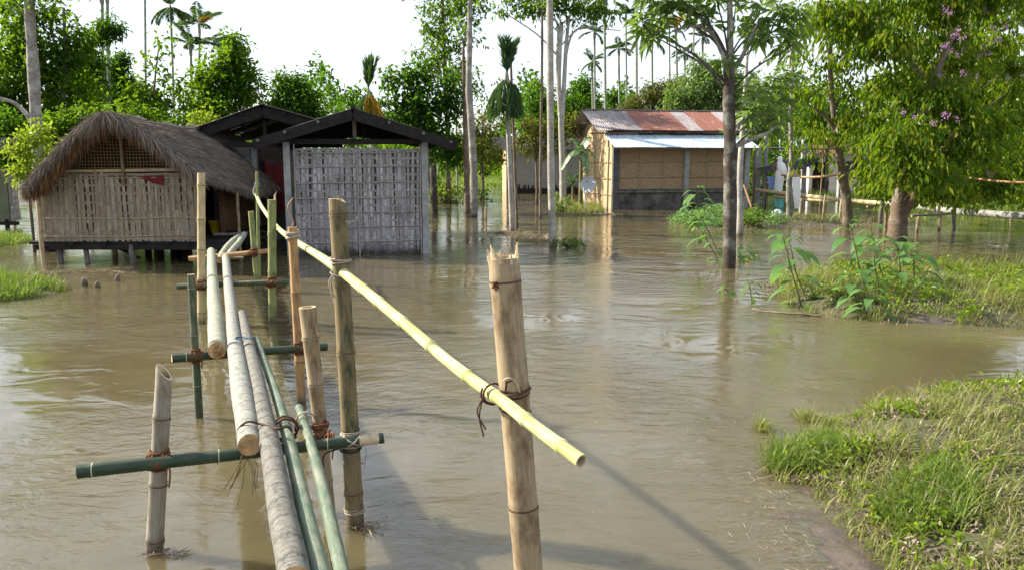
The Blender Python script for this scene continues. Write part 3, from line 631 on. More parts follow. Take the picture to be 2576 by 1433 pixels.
def gtop(x):
    t=(x-rid_x); 
    return (roofpt(.1,-min(1,abs(t)/(rid_x-eL[0])))[2] if t<0 else roofpt(.05,min(1,t/(eRf[0]-rid_x)))[2])-.16
for x in np.arange(xl0,xl1,.062):
    zt_=gtop(x)
    if zt_>zl0+.05: mb.tube([[x+rng.normal(0,.004),gy,zl0-.05],[x,gy+.01,zt_]],.009,5)
for z in np.arange(zl0,rid_z0-.2,.062):
    xs=[x for x in np.arange(xl0,xl1,.03) if gtop(x)>z]
    if len(xs)>2: mb.tube([[xs[0],gy+.012,z],[(xs[0]+xs[-1])/2,gy+.005,z+rng.normal(0,.006)],[xs[-1],gy+.012,z]],.009,5)
mb.build('gable_lattice',plain('lattice_bamboo',(.20,.13,.06),.8),hut)
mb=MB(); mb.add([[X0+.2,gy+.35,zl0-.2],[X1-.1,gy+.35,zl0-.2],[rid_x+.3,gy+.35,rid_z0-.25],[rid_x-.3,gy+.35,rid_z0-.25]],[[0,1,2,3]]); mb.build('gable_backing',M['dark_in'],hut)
# roof body
ns,ntt=26,24; mb=MB(); g=[[roofpt(a,t) for t in np.linspace(-1,1,ntt)] for a in np.linspace(0,1,ns)]; g=np.array(g)
g[...,2]+=vn(g[...,0]*3,g[...,1]*3,2.2,5)*.03; lo=g.copy(); lo[...,2]-=.15
idx=np.arange(ns*ntt).reshape(ns,ntt); q=lambda I:np.stack([I[:-1,:-1],I[:-1,1:],I[1:,1:],I[1:,:-1]],-1).reshape(-1,4)
mb.add(g.reshape(-1,3),q(idx)); mb.add(lo.reshape(-1,3),q(idx)[:,::-1])
for e in (0,-1): mb.add(np.vstack([g[e],lo[e]]),[[k,k+1,ntt+k+1,ntt+k] for k in range(ntt-1)]); mb.add(np.vstack([g[:,e],lo[:,e]]),[[k,k+1,ns+k+1,ns+k] for k in range(ns-1)])
roof=mb.build('thatch_roof',plain('thatch_core',(.10,.083,.07),.95,.5,9),hut)
def strands(n,fs,ft,L,Wd,mat,nm,downmix=0.0,lift=.02,par=None,spread=.16,offz=0):
    s_=fs(n); t=ft(n); B=np.array([roofpt(a,b) for a,b in zip(s_,t)]); B2=np.array([roofpt(a,b+(.02 if b>=0 else -.02)) for a,b in zip(s_,t)])
    dd=B2-B; dd/=np.linalg.norm(dd,axis=1)[:,None]
    dd=dd*(1-downmix)+np.array([0,0,-1.0])*downmix+rng.normal(0,spread,(n,3)); dd[:,2]+=lift*2; dd/=np.linalg.norm(dd,axis=1)[:,None]
    B[:,2]+=lift*rng.uniform(.2,1.2,n)+offz; l=L*rng.uniform(.5,1.3,n)
    v,f=blades(B,dd,l,Wd*rng.uniform(.6,1.4,n)); m_=MB(); m_.add(v,f,0,None,False); return m_.build(nm,mat,par or roof)
strands(48000,lambda n:rng.uniform(0,1,n),lambda n:rng.uniform(0,1,n),.22,.007,M['thatch'],'straw',0,.006,None,.16)
strands(9000,lambda n:rng.uniform(0,1,n)**2,lambda n:-rng.uniform(0,1,n),.30,.009,M['thatch'],'straw')
strands(3600,lambda n:rng.uniform(0,1,n),lambda n:1-.03*rng.uniform(0,1,n),.20,.012,M['thatch'],'eave_fringe',.5,-.02,None,.2)
strands(2200,lambda n:rng.uniform(0,1,n)**2,lambda n:-1+.04*rng.uniform(0,1,n),.24,.010,M['thatch_or'],'eave_fringe',.75,-.05,None,.2)
strands(3600,lambda n:rng.uniform(-.012,.012,n),lambda n:rng.uniform(-1,1,n),.22,.011,M['thatch'],'gable_fringe',.55,-.05,None,.2)
strands(1800,lambda n:rng.uniform(-.02,.02,n),lambda n:rng.uniform(.35,1,n),.34,.012,M['thatch'],'gable_fringe',.6,-.03,None,.22)
strands(1800,lambda n:rng.uniform(-.02,.02,n),lambda n:rng.uniform(-.22,.25,n),.34,.011,M['thatch'],'gable_fringe',.6,.0,None,.22)
strands(1500,lambda n:rng.uniform(.0,.05,n),lambda n:rng.uniform(-1,1,n),.25,.011,M['thatch_or'],'gable_fringe',.8,-.15,None,.15,-.05)
for k,o_ in enumerate((-.12,.10)):
    mb=MB(); mb.tube([np.array(roofpt(a,o_*1.0 if o_>0 else o_))+np.array([0,0,.05+.015*math.sin(a*20)]) for a in np.linspace(.08,.98,24)],.014,6); mb.build('ridge_pole',M['batten'],roof)
for a in (.2,.45,.7): mb=MB(); mb.tube([np.array(roofpt(a,t))+np.array([0,0,.06]) for t in np.linspace(-.13,.12,8)],.012,6); mb.build('ridge_tie',M['batten'],roof)
# porch under the right eave
for y,z1 in ((16.4,1.35),(18.4,1.35)): rod('porch_post',hut,(X1+.45,y,-.3),(X1+.45,y,z1),.035,M['bam_tan'])
rod('porch_rail',hut,(X1+.1,15.9,.50),(X1+.75,16.0,.52),.03,M['timber_g']); rod('porch_rail',hut,(X1+.1,16.6,.50),(X1+.95,16.6,.48),.03,M['timber'])
# red cloth on the wall, bucket, plastic lump
def cloth(name,corners,mat,label,cat,n=12,amp=.03,hang=(0,0,-1),seed=1,ragged=0.0):
    a,b,c,d=[np.array(x,float) for x in corners]; r=np.random.default_rng(seed); mb=MB(); nrm=np.cross(b-a,d-a); nrm/=np.linalg.norm(nrm); P=[]
    for j in range(n+1):
        for i in range(n+1):
            s_,t=i/n,j/n; p=(a*(1-s_)+b*s_)*(1-t)+(d*(1-s_)+c*s_)*t
            p=p+nrm*amp*(math.sin(s_*9+seed)+.6*math.sin(s_*17+2*seed+t*2))*(.25+.75*t); p[2]-=ragged*t*abs(math.sin(s_*7+seed))*.5; P.append(p)
    P=np.array(P); I=np.arange((n+1)**2).reshape(n+1,n+1); f=q(I); k=len(P)
    mb.add(np.vstack([P,P+nrm*.006]),np.vstack([f,f[:,::-1]+k]))
    bd=list(I[0])+list(I[1:,-1])+list(I[-1,-2::-1])+list(I[-2:0:-1,0]); mb.add(np.vstack([P,P+nrm*.006]),[[bd[i],bd[(i+1)%len(bd)],bd[(i+1)%len(bd)]+k,bd[i]+k] for i in range(len(bd))])
    return tag(mb.build(name,mat),label,cat)
cloth('red_cloth',[D(340,444,hy-.05),D(412,441,hy-.05),D(410,468,hy-.05),D(372,456,hy-.05)],plain('cloth_maroon',(.15,.02,.025),.9,.4,8),'dark red cloth tucked over the top of the woven hut wall','cloth',8,.008,seed=2)
bk=empty('bucket',D(541,586,17.0),'yellow plastic bucket on the hut porch under the thatch eave','bucket')
bz=bk['_w']; prof=[(.085,0),(.09,.02),(.115,.24),(.122,.245),(.122,.26),(.11,.26),(.10,.2)]
th=np.linspace(0,2*math.pi,20,endpoint=False); mb=MB(); V=np.array([[bz[0]+r*math.cos(a),bz[1]+r*math.sin(a),bz[2]+z] for r,z in prof for a in th]); mb.add(V,[[i*20+j,i*20+(j+1)%20,(i+1)*20+(j+1)%20,(i+1)*20+j] for i in range(6) for j in range(20)]); mb.add(V[:20],np.arange(20)[::-1]); mb.add(V[-20:],np.arange(20))
mb.build('body',plain('plastic_yellow',(.55,.38,.02),.4,.2,8),bk)
mb=MB(); mb.tube([[bz[0]+.12*math.cos(a),bz[1]-.02-.05*math.sin(a),bz[2]+.25-.09*math.sin(a)] for a in np.linspace(0,math.pi,12)],.004,5); mb.build('handle',M['batten'],bk)
mb=MB(); c=D(690,268,18);
# ---------------------------------------------------------------- woven grey hut with a tin gable roof
O,u,v=fr(Wp(1082,637),R(7)); O[2]=0; LW=3.0; HZ=2.22
gh=empty('bamboo_hut',O-u*LW/2+v*2,'grey weathered woven bamboo hut with dark tin gable roof standing in the flood','hut')
nrm=-v; wl=O-u*(LW-.24)
weave('wall',gh,wl+np.array([0,0,.02]),u,nrm,LW-.42,HZ-.06,44,13,M['weave_grey'],.05,.010,9,.05)
mb=MB(); mb.box(O-u*LW/2+v*.12+np.array([0,0,1.08]),(LW-.1,.03,2.15),0,np.stack([u,v,[0,0,1]],1)); mb.build('lining',plain('lining_grey',(.24,.23,.235),.95,.4,6),gh)
for k,du in enumerate((-.085,-LW+.09)):
    quadbox('pillar',gh,O+u*du+v*-.03+np.array([0,0,-.4]),O+u*du+v*-.03+np.array([0,0,HZ+.12]),(.135,.14) if k==0 else (.13,.13),M['concrete'],up=v)
for z in (.26,.57,.88,1.19,1.50,1.82,2.12): rod('batten',gh,wl+nrm*.045+np.array([0,0,z-.01]),wl+u*(LW-.40)+nrm*.045+np.array([0,0,z+.03]),.011,M['batten'],6)
for x in (.0,1.28,LW-.42): rod('batten',gh,wl+u*x+nrm*.06+np.array([0,0,.0]),wl+u*x+nrm*.06+np.array([0,0,HZ+.1]),.016,M['batten'],6)
Z=lambda z:np.array([0,0,z])
quadbox('tie_beam',gh,O-u*(LW+.1)+nrm*.05+Z(HZ+.13),O+u*.35+nrm*.05+Z(HZ+.13),(.07,.11),M['timber'])
rdg=O-u*1.52; RZ=D(905,283,16.8)[2]+.05
quadbox('king_post',gh,rdg+u*.0+Z(HZ+.1),rdg+Z(RZ-.08),(.07,.07),M['timber_g']); quadbox('king_post',gh,rdg+u*.16+v*.4+Z(HZ+.1),rdg+u*.16+v*.4+Z(RZ-.1),(.06,.06),M['timber'])
def gable_roof(par,rp,eLp,eRp,back,th,mat,name='roof_sheet',over=.35):
    for e in (eLp,eRp):
        a=rp-v_*over; b=e-v_*over; mb=MB(); mb.slab([a,b,b+back,a+back],th); mb.build(name,mat,par)
v_=v
eLp=rdg-u*1.98+Z(HZ+.16); eRp=rdg+u*2.08+Z(HZ+.14); rp_=rdg+Z(RZ)
def corr_sheet(name,par,a,b,back,mat,pitch=.076,amp=.011,th=.004,over=.0,sheets=None,seed=0,mi=None):
    """corrugated sheet: a->b down the slope edge (front), 'back' runs along the ridge"""
    a=np.array(a,float);b=np.array(b,float);L=np.linalg.norm(back); n_=np.cross(back,b-a); n_/=np.linalg.norm(n_)
    if n_[2]<0:n_=-n_
    r=np.random.default_rng(seed); mb=MB(); x=0; k=0
    while x<L-.02:
        w_=min(.66*r.uniform(.92,1.06),L-x); m_=max(4,int(w_/pitch*6)); xs=np.linspace(x,x+w_+.02,m_); off=n_*(.012*(k%2))+ (b-a)/np.linalg.norm(b-a)*r.normal(0,.02)
        rows=5; P=np.array([[a+(b-a)*t+back/L*xx+n_*(amp*math.sin(xx/pitch*2*math.pi)+.006*math.sin(t*6+k))+off for xx in xs] for t in np.linspace(0,1,rows)])
        I=np.arange(rows*m_).reshape(rows,m_); f=q(I); uv=np.array([[(xx,t*np.linalg.norm(b-a)) for xx in xs] for t in np.linspace(0,1,rows)]).reshape(-1,2)
        mb.add(P.reshape(-1,3),f,0,uv[f.ravel()]); mb.add(P.reshape(-1,3)-n_*th,f[:,::-1],0,uv[f[:,::-1].ravel()]); x+=w_; k+=1
    return mb.build(name,mat,par)
bk_=v*4.6
corr_sheet('roof_sheet',gh,rp_-v*.4,eLp-v*.4,bk_,M['tin_dark']); corr_sheet('roof_sheet',gh,rp_-v*.4,eRp-v*.4,bk_,M['tin_dark'])
rod('ridge_cap',gh,rp_-v*.42+Z(.03),rp_+bk_+Z(.03),.05,M['tin_dark'])
for e in (eLp,eRp):
    quadbox('barge_board',gh,rp_-v*.38-Z(.12),e-v*.38-Z(.10),(.05,.21),M['timber']); quadbox('rafter',gh,rp_+v*1.2-Z(.07),e+v*1.2-Z(.07),(.06,.10),M['timber']); quadbox('rafter',gh,rp_+v*3.8-Z(.07),e+v*3.8-Z(.07),(.06,.10),M['timber'])
    for t in (.35,.68,.95): p=rp_+(e-rp_)*t-Z(.05); rod('purlin',gh,p-v*.45,p+v*4.4,.035,M['timber_g'] if t>.3 else M['timber'])
mb=MB(); c_=rp_+v*1.3-Z(.1); mb.add([c_,c_+(eLp-rp_)*.9,c_+(eLp-rp_)*.75-Z(.02)-Z(.12),c_-Z(.42)],[[0,1,2,3]]); mb.add([c_-Z(.42),c_+(eRp-rp_)*.75-Z(.2),c_+(eRp-rp_)*.9,c_],[[0,1,2,3]]); mb.build('gable_shade_sheet',M['timber'],gh)  # added dark sheet filling the gable with the shade under the roof
for du in (-.05,-LW+.05): quadbox('pillar',gh,O+u*du+v*3.9-Z(.4),O+u*du+v*3.9+Z(HZ),(.13,.13),M['timber_g'],up=v)
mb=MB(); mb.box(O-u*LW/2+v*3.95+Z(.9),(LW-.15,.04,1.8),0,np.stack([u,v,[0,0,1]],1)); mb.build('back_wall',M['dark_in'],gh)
for du in (-.06,-LW+.06): mb=MB(); mb.box(O+u*du+v*2+Z(1.05),(.03,3.6,2.1),0,np.stack([u,v,[0,0,1]],1)); mb.build('side_wall',M['weave_grey'],gh)
# ---------------------------------------------------------------- house behind with the big black roof and red door
by=18.6; O2,u2,v2=fr((D(665,300,by)[0],by,0),R(4)); bh=empty('tin_roofed_house',O2+v2*2,'dark house with a broad black tin gable roof and a red door between two huts','house')
r2=O2-v2*.3+Z(D(665,266,by)[2]); l2=O2-u2*(O2[0]-D(508,322,by)[0])-v2*.3+Z(D(508,322,by)[2]); R2_=O2+u2*1.75-v2*.3+Z(D(812,318,by)[2])
for e in (l2,R2_): corr_sheet('roof_sheet',bh,r2,e,v2*5.0,M['tin_dark'],seed=3)
for e in (l2,R2_):
    quadbox('barge_board',bh,r2-Z(.15)+v2*.1,e-Z(.12)+v2*.1,(.05,.24),M['timber']); quadbox('rafter',bh,r2-Z(.08)+v2*2.4,e-Z(.08)+v2*2.4,(.06,.1),M['timber'])
    for t in (.3,.65,.96): p=r2+(e-r2)*t-Z(.06); rod('purlin',bh,p-v2*.05,p+v2*4.9,.03,M['timber'])
tz=D(600,372,by)[2]; quadbox('tie_beam',bh,l2*[1,1,0]+v2*.3+Z(tz+.06),R2_*[1,1,0]+v2*.3+Z(tz+.06),(.08,.12),M['timber'])
quadbox('king_post',bh,O2+Z(tz),O2+Z(r2[2]-.1),(.07,.07),M['timber'])
px=lambda x,y,d:D(x,y,d)
wx0=px(585,400,by+.35)[0]; wx1=px(634,400,by+.35)[0]
weave('wall',bh,(wx0-.5,by+.35,.3),np.array([1.0,0,0]),np.array([0,-1.0,0]),wx1-wx0+.5,tz-.3,9,10,M['weave_grey'],.05,.01,21)
p=px(641,400,by+.3); quadbox('pillar',bh,(p[0],p[1],-.3),(p[0],p[1],tz+.05),(.13,.13),M['concrete'])
a=px(650,400,by+.5)[0]; b=px(735,400,by+.5)[0]
mb=MB(); mb.box(((a+b)/2,by+.62,tz/2+.1),(b-a+.4,.06,tz)); mb.build('wall',plain('mud_wall_dark',(.10,.08,.07),.95,.4,6),bh)
da,db=px(663,412,by+.5),px(717,412,by+.5); z0=px(660,530,by+.5)[2]
dm=plain('door_red',(.15,.012,.012),.6,.3,6)
dr=MB(); dr.box(((da[0]+db[0])/2,by+.56,(da[2]+z0)/2),(db[0]-da[0],.035,da[2]-z0)); dr=dr.build('door',dm,bh)
for k in range(2):
    for j in range(2):
        mb=MB(); ww=(db[0]-da[0])/2; hh=(da[2]-z0)/2; mb.box((da[0]+ww*(k+.5),by+.535,z0+hh*(j+.5)),(ww*.72,.018,hh*.78)); mb.build('door_panel',dm,dr)
mb=MB(); mb.tube([[db[0]-.06,by+.50,z0+.5],[db[0]-.06,by+.47,z0+.52],[db[0]-.06,by+.47,z0+.62],[db[0]-.06,by+.50,z0+.64]],.008,6); mb.build('handle',M['timber_g'],dr)
for s_ in (da[0]-.03,db[0]+.03): quadbox('door_frame',bh,(s_,by+.53,z0-.02),(s_,by+.53,da[2]+.05),(.05,.08),M['timber'])
mb=MB(); mb.box((O2[0]+.2,by+2.6,.12),(3.0,5.0,.5)); mb.build('plinth',M['concrete_d'],bh)
mb=MB(); mb.box((px(690,560,by)[0],by-.05,.22),(1.2,.5,.1)); mb.build('door_step',M['concrete_d'],bh)
mb=MB(); c_=r2+v2*3.2-Z(.12); mb.add([c_,c_+(l2-r2)*.96,c_+(l2-r2)*.96-Z(.15),c_-Z(.42)+(l2-r2)*.2,c_-Z(.36),c_+(R2_-r2)*.5-Z(.1)],[[0,1,2,3,4,5]]); mb.build('gable_shade_sheet',M['timber'],bh)  # added sheet standing in for the dark depth under this roof
for s_ in (-1.6,1.6): quadbox('pillar',bh,O2+u2*s_+v2*4.4-Z(.3),O2+u2*s_+v2*4.4+Z(tz),(.12,.12),M['timber_g'])
# ---------------------------------------------------------------- tan house with rusty roof
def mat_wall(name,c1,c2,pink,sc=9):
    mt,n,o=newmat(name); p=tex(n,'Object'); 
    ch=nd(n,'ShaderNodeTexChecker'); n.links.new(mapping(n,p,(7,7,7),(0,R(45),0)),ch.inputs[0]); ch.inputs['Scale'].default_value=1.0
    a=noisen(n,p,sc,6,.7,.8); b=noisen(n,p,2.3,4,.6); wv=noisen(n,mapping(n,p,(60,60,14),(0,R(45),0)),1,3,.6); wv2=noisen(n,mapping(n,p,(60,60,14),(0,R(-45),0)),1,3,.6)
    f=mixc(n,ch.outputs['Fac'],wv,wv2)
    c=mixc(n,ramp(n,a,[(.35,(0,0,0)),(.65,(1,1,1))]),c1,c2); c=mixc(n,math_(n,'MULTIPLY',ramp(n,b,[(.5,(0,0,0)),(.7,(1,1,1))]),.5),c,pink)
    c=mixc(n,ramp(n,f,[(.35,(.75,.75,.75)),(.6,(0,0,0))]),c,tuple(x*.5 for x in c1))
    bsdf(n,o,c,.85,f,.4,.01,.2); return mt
def tin_mat(name,c1,c2,rust,ra,rough=.45,metal=.35):
    mt,n,o=newmat(name); uv=tex(n,'UV'); isl=island(n)
    st=noisen(n,mapping(n,uv,(7,.7,1)),2.2,6,.65,.3); big=noisen(n,mapping(n,uv,(1.6,.8,1)),2.5,5,.7)
    c=mixc(n,ramp(n,isl,[(0,(0,0,0)),(1,(1,1,1))]),c1,c2)
    c=mixc(n,ramp(n,st,[(.4,(0,0,0)),(.7,(.75,.75,.75))]),c,tuple(x*.45 for x in c1))
    if rust:
        isr=math_(n,'FRACT',math_(n,'MULTIPLY',isl,7.31)); lv=ramp(n,isr,[(0,(0,0,0)),(.42,(0.04,)*3),(.5,(.3,)*3),(1,(.36,)*3)])
        k=math_(n,'ADD',math_(n,'ADD',math_(n,'MULTIPLY',big,.7),math_(n,'MULTIPLY',st,.5)),lv)
        c=mixc(n,math_(n,'MULTIPLY',ramp(n,k,[(.72,(0,0,0)),(.86,(1,1,1))]),ra),c,mixc(n,st,rust,tuple(x*.5 for x in rust)))
    bsdf(n,o,c,rough,st,.15,.004,.4,metal); return mt
M['tin_rust']=tin_mat('tin_rusty',(.24,.21,.22),(.42,.39,.42),(.24,.075,.04),.92,.6,.15)
M['tin_new']=tin_mat('tin_bright',(.52,.66,.78),(.64,.76,.86),None,0,.45,.35)
M['mat_tan']=mat_wall('mat_weave_tan',(.31,.22,.13),(.42,.31,.19),(.37,.20,.14)); M['mat_sun']=mat_wall('mat_weave_sunlit',(.42,.31,.19),(.50,.38,.24),(.45,.33,.2)); M['mat_grey']=mat_wall('mat_weave_grey',(.27,.25,.22),(.34,.315,.28),(.27,.25,.23),4)  # mat_sun: paler copy of the weave, sunlight on the side walls put into its colour
O3,u3,v3=fr(Wp(1537,527),R(11)); O3[2]=0; LH=5.9; n3=-v3
th_=empty('house',O3+u3*LH/2+v3*2.5,'woven mat walled house with a rusty tin roof above a bright tin awning','house')
def panel(name,par,P,th,mat):
    mb=MB(); mb.slab(P,th); return mb.build(name,mat,par)
pl=.78; wt=2.5
panel('wall',th_,[O3+Z(pl),O3+u3*LH+Z(pl),O3+u3*LH+Z(wt),O3+Z(wt)],.04,M['mat_tan'])
panel('plinth',th_,[O3-v3*.03-Z(.4),O3+u3*LH-v3*.03-Z(.4),O3+u3*LH-v3*.03+Z(pl),O3-v3*.03+Z(pl)],.1,plain('plinth_damp',(.07,.065,.06),.95,.75,3,c2=(.16,.15,.14)))
quadbox('plinth_ledge',th_,O3-v3*.1+Z(pl-.08),O3+u3*LH-v3*.1+Z(pl-.08),(.10,.08),M['concrete_d'])
for x,wd in ((.14,.26),(3.12,.20),(5.75,.2)): quadbox('pillar',th_,O3+u3*x-v3*.06-Z(.4),O3+u3*x-v3*.06+Z(wt),(wd,.14),plain('pillar_dark',(.10,.10,.105),.9,.4,4) if x<1 else M['concrete'],up=v3)
for z in (pl+.02,1.27,1.88): rod('batten',th_,O3+u3*.28-v3*.06+Z(z),O3+u3*LH-v3*.06+Z(z+.03),.017,M['batten_t'],5)
for x in (1.15,2.15,4.05,4.9): rod('batten',th_,O3+u3*x-v3*.065+Z(pl),O3+u3*x-v3*.065+Z(wt),.016,M['batten_t'],5)
# left gable wall
gl=[O3+u3*.0-Z(.4),O3+v3*4.6-Z(.4),O3+v3*4.6+Z(3.0),O3+v3*2.6+Z(3.9),O3+v3*.4+Z(3.02),O3+Z(wt)]
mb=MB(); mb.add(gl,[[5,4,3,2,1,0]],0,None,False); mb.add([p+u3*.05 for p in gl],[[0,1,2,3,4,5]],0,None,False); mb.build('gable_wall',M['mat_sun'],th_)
for z in (.55,1.2,1.85): rod('batten',th_,O3-u3*.04+Z(z)+v3*.1,O3-u3*.04+Z(z)+v3*4.4,.016,M['batten_t'],5)
for y in (1.1,2.3,3.5): rod('batten',th_,O3-u3*.045+v3*y-Z(.1),O3-u3*.045+v3*y+Z(2.6),.016,M['batten_t'],5)
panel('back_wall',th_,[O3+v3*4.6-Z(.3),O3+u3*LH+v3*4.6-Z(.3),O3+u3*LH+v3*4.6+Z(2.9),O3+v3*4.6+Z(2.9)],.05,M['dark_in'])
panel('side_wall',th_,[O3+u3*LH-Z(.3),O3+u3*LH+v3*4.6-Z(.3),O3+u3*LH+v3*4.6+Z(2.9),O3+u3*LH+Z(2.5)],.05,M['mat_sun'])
panel('upper_wall',th_,[O3+v3*.45+Z(2.5),O3+u3*LH+v3*.45+Z(2.5),O3+u3*LH+v3*.45+Z(3.02),O3+v3*.45+Z(3.02)],.04,M['timber'])
A0=O3-u3*.22+v3*.62; corr_sheet('awning_sheet',th_,A0+Z(3.03),O3-u3*.12-v3*.68+Z(2.44),u3*(LH+.15),M['tin_new'],.09,.014,seed=4)
corr_sheet('roof_sheet',th_,O3-u3*.55+v3*2.6+Z(4.02),O3-u3*.55+v3*.30+Z(3.13),u3*(LH+1.3),M['tin_rust'],.09,.014,seed=11)
corr_sheet('roof_sheet',th_,O3-u3*.55+v3*2.6+Z(4.02),O3-u3*.55+v3*5.2+Z(2.95),u3*(LH+1.3),M['tin_rust'],.09,.014,seed=12)
rod('ridge_cap',th_,O3-u3*.6+v3*2.6+Z(4.04),O3+u3*(LH+.8)+v3*2.6+Z(4.04),.05,M['timber_g'],6)
for x in np.linspace(.3,LH-.1,6): rod('awning_strut',th_,O3+u3*x-v3*.66+Z(2.40),O3+u3*x-v3*.04+Z(2.40),.025,M['pole_brown'],6)
rod('eave_pole',th_,O3-u3*.1-v3*.62+Z(2.41),O3+u3*LH-v3*.62+Z(2.41),.025,M['pole_brown'],6); rod('awning_post',th_,O3-u3*.30-v3*.35-Z(.4),O3-u3*.24-v3*.3+Z(2.45),.045,M['bam_yellow'],8)
for z in (3.06,3.5): rod('purlin',th_,O3-u3*.8+v3*(.4+(z-3.06)*2.5)+Z(z-.06),O3+u3*1.2+v3*(.4+(z-3.06)*2.5)+Z(z-.06),.035,M['timber_g'],6)
# ---------------------------------------------------------------- satellite dish
dp=D(1479,466,30.3); dish=empty('satellite_dish',Wp(1472,538),'pale grey satellite dish on a pole beside the tan house gable','dish')
aim=np.array([-.25,-.93,.42]); aim/=np.linalg.norm(aim); s1=np.cross(aim,[0,0,1]); s1/=np.linalg.norm(s1); s2=np.cross(s1,aim); mb=MB(); nr,na=7,28
V=[dp+aim*.10*(r/nr)**2-aim*.05+(s1*math.cos(a)+s2*math.sin(a)*1.1)*.30*r/nr for r in range(nr+1) for a in np.linspace(0,2*math.pi,na,endpoint=False)]
f=[[r*na+k,r*na+(k+1)%na,(r+1)*na+(k+1)%na,(r+1)*na+k] for r in range(nr) for k in range(na)]; V=np.array(V); mb.add(V,f); mb.add(V-aim*.015,[g_[::-1] for g_ in f]); mb.build('reflector',plain('dish_grey',(.42,.44,.48),.5,.15,6),dish)
pbase=np.array(dish['_w']); mb=MB(); mb.tube([pbase-Z(.3),pbase+Z(.5),np.array([pbase[0],dp[1]+.12,dp[2]-.05])],.022,8); mb.build('pole',M['concrete'],dish)
mb=MB(); mb.tube([dp-aim*.05-s2*.28,dp+aim*.2-s2*.2,dp+aim*.34],.010,6); mb.build('feed_arm',M['concrete'],dish); mb=MB(); mb.tube([dp+aim*.30,dp+aim*.36,dp+aim*.40],[.02,.035,.03],8); mb.build('receiver',M['timber_g'],dish)
# ---------------------------------------------------------------- small grey shed
O4,u4,v4=fr(Wp(1276,487),R(5)); O4[2]=0; sh=empty('shed',O4+u4*2.3+v4*2,'small windowless grey mat shed behind the bare palm trunks','shed')
hz4=2+(400-378)/2000*O4[1]
panel('wall',sh,[O4-Z(.4),O4+u4*4.7-Z(.4),O4+u4*4.7+Z(hz4+.1),O4+Z(hz4+.1)],.05,M['mat_grey'])
panel('damp_base',sh,[O4-v4*.04-Z(.4),O4+u4*4.7-v4*.04-Z(.4),O4+u4*4.7-v4*.04+Z(.28),O4-v4*.04+Z(.28)],.05,M['dark_in'])
mb=MB()
for i in range(60):
    x=rng.uniform(.1,4.6); h=rng.uniform(.32,.55); c=O4+u4*x-v4*.066; wd=rng.uniform(.02,.05); mb.add([c-u4*wd+Z(.25),c+u4*wd+Z(.25),c+u4*wd*.5+Z(h),c-u4*wd*.5+Z(h)],[[0,1,2,3]],0,None,False)
mb.build('damp_stain',M['dark_in'],sh)
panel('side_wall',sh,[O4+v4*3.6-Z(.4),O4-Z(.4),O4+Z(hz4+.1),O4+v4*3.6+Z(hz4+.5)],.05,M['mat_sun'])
quadbox('corner_post',sh,O4-u4*.02-v4*.06-Z(.4),O4-u4*.02-v4*.06+Z(hz4),(.1,.1),M['timber_g'],up=v4)
corr_sheet('roof_sheet',sh,O4-u4*.9+v4*2.0+Z(hz4+.75),O4-u4*.9-v4*.5+Z(hz4+.02),u4*6,M['tin_dark'],.09,.014); corr_sheet('roof_sheet',sh,O4-u4*.9+v4*2.0+Z(hz4+.75),O4-u4*.9+v4*4.3+Z(hz4+.02),u4*6,M['tin_dark'],.09,.014)
# ---------------------------------------------------------------- white cottage on the far right
O5,u5,v5=fr(D(2035,445,52),R(-14)); O5[2]=0; ct=empty('cottage',O5+u5*2+v5*2,'whitewashed cottage with brown red roof seen beyond the far footbridge','house')
wh=plain('whitewash',(.66,.62,.56),.9,.15,3)
panel('wall',ct,[O5-Z(.3),O5+u5*4.6-Z(.3),O5+u5*4.6+Z(2.35),O5+Z(2.35)],.1,wh); panel('side_wall',ct,[O5+v5*4-Z(.3),O5-Z(.3),O5+Z(2.35),O5+v5*4+Z(2.35)],.1,wh)
corr_sheet('roof_sheet',ct,O5-u5*.5+v5*2+Z(3.5),O5-u5*.5-v5*.5+Z(2.3),u5*5.6,plain('tin_redbrown',(.17,.07,.055),.7,.4,3),.12,.015); corr_sheet('roof_sheet',ct,O5-u5*.5+v5*2+Z(3.5),O5-u5*.5+v5*4.5+Z(2.3),u5*5.6,plain('tin_redbrown2',(.17,.07,.055),.7,.4,3),.12,.015)
corr_sheet('roof_sheet',ct,O5-u5*1.9+v5*1.2+Z(3.25),O5-u5*1.9-v5*.2+Z(2.5),u5*1.9,M['tin_new'],.12,.015)
wf=MB(); c=O5+u5*2.6-v5*.07+Z(1.3); wf.box(c,(.9,.06,1.1),0,np.stack([u5,v5,[0,0,1]],1)); wf=wf.build('window',M['timber_g'],ct); wf['label']='dark shuttered window'
for k in (-1,1): mb=MB(); mb.box(c+u5*.21*k-v5*.035,(.36,.03,.95),0,np.stack([u5,v5,[0,0,1]],1)); mb.build('shutter',M['timber'],wf)
mb=MB(); mb.box(O5+u5*.6-v5*.06+Z(.9),(.8,.06,1.8),0,np.stack([u5,v5,[0,0,1]],1)); mb.build('door',M['timber'],ct)
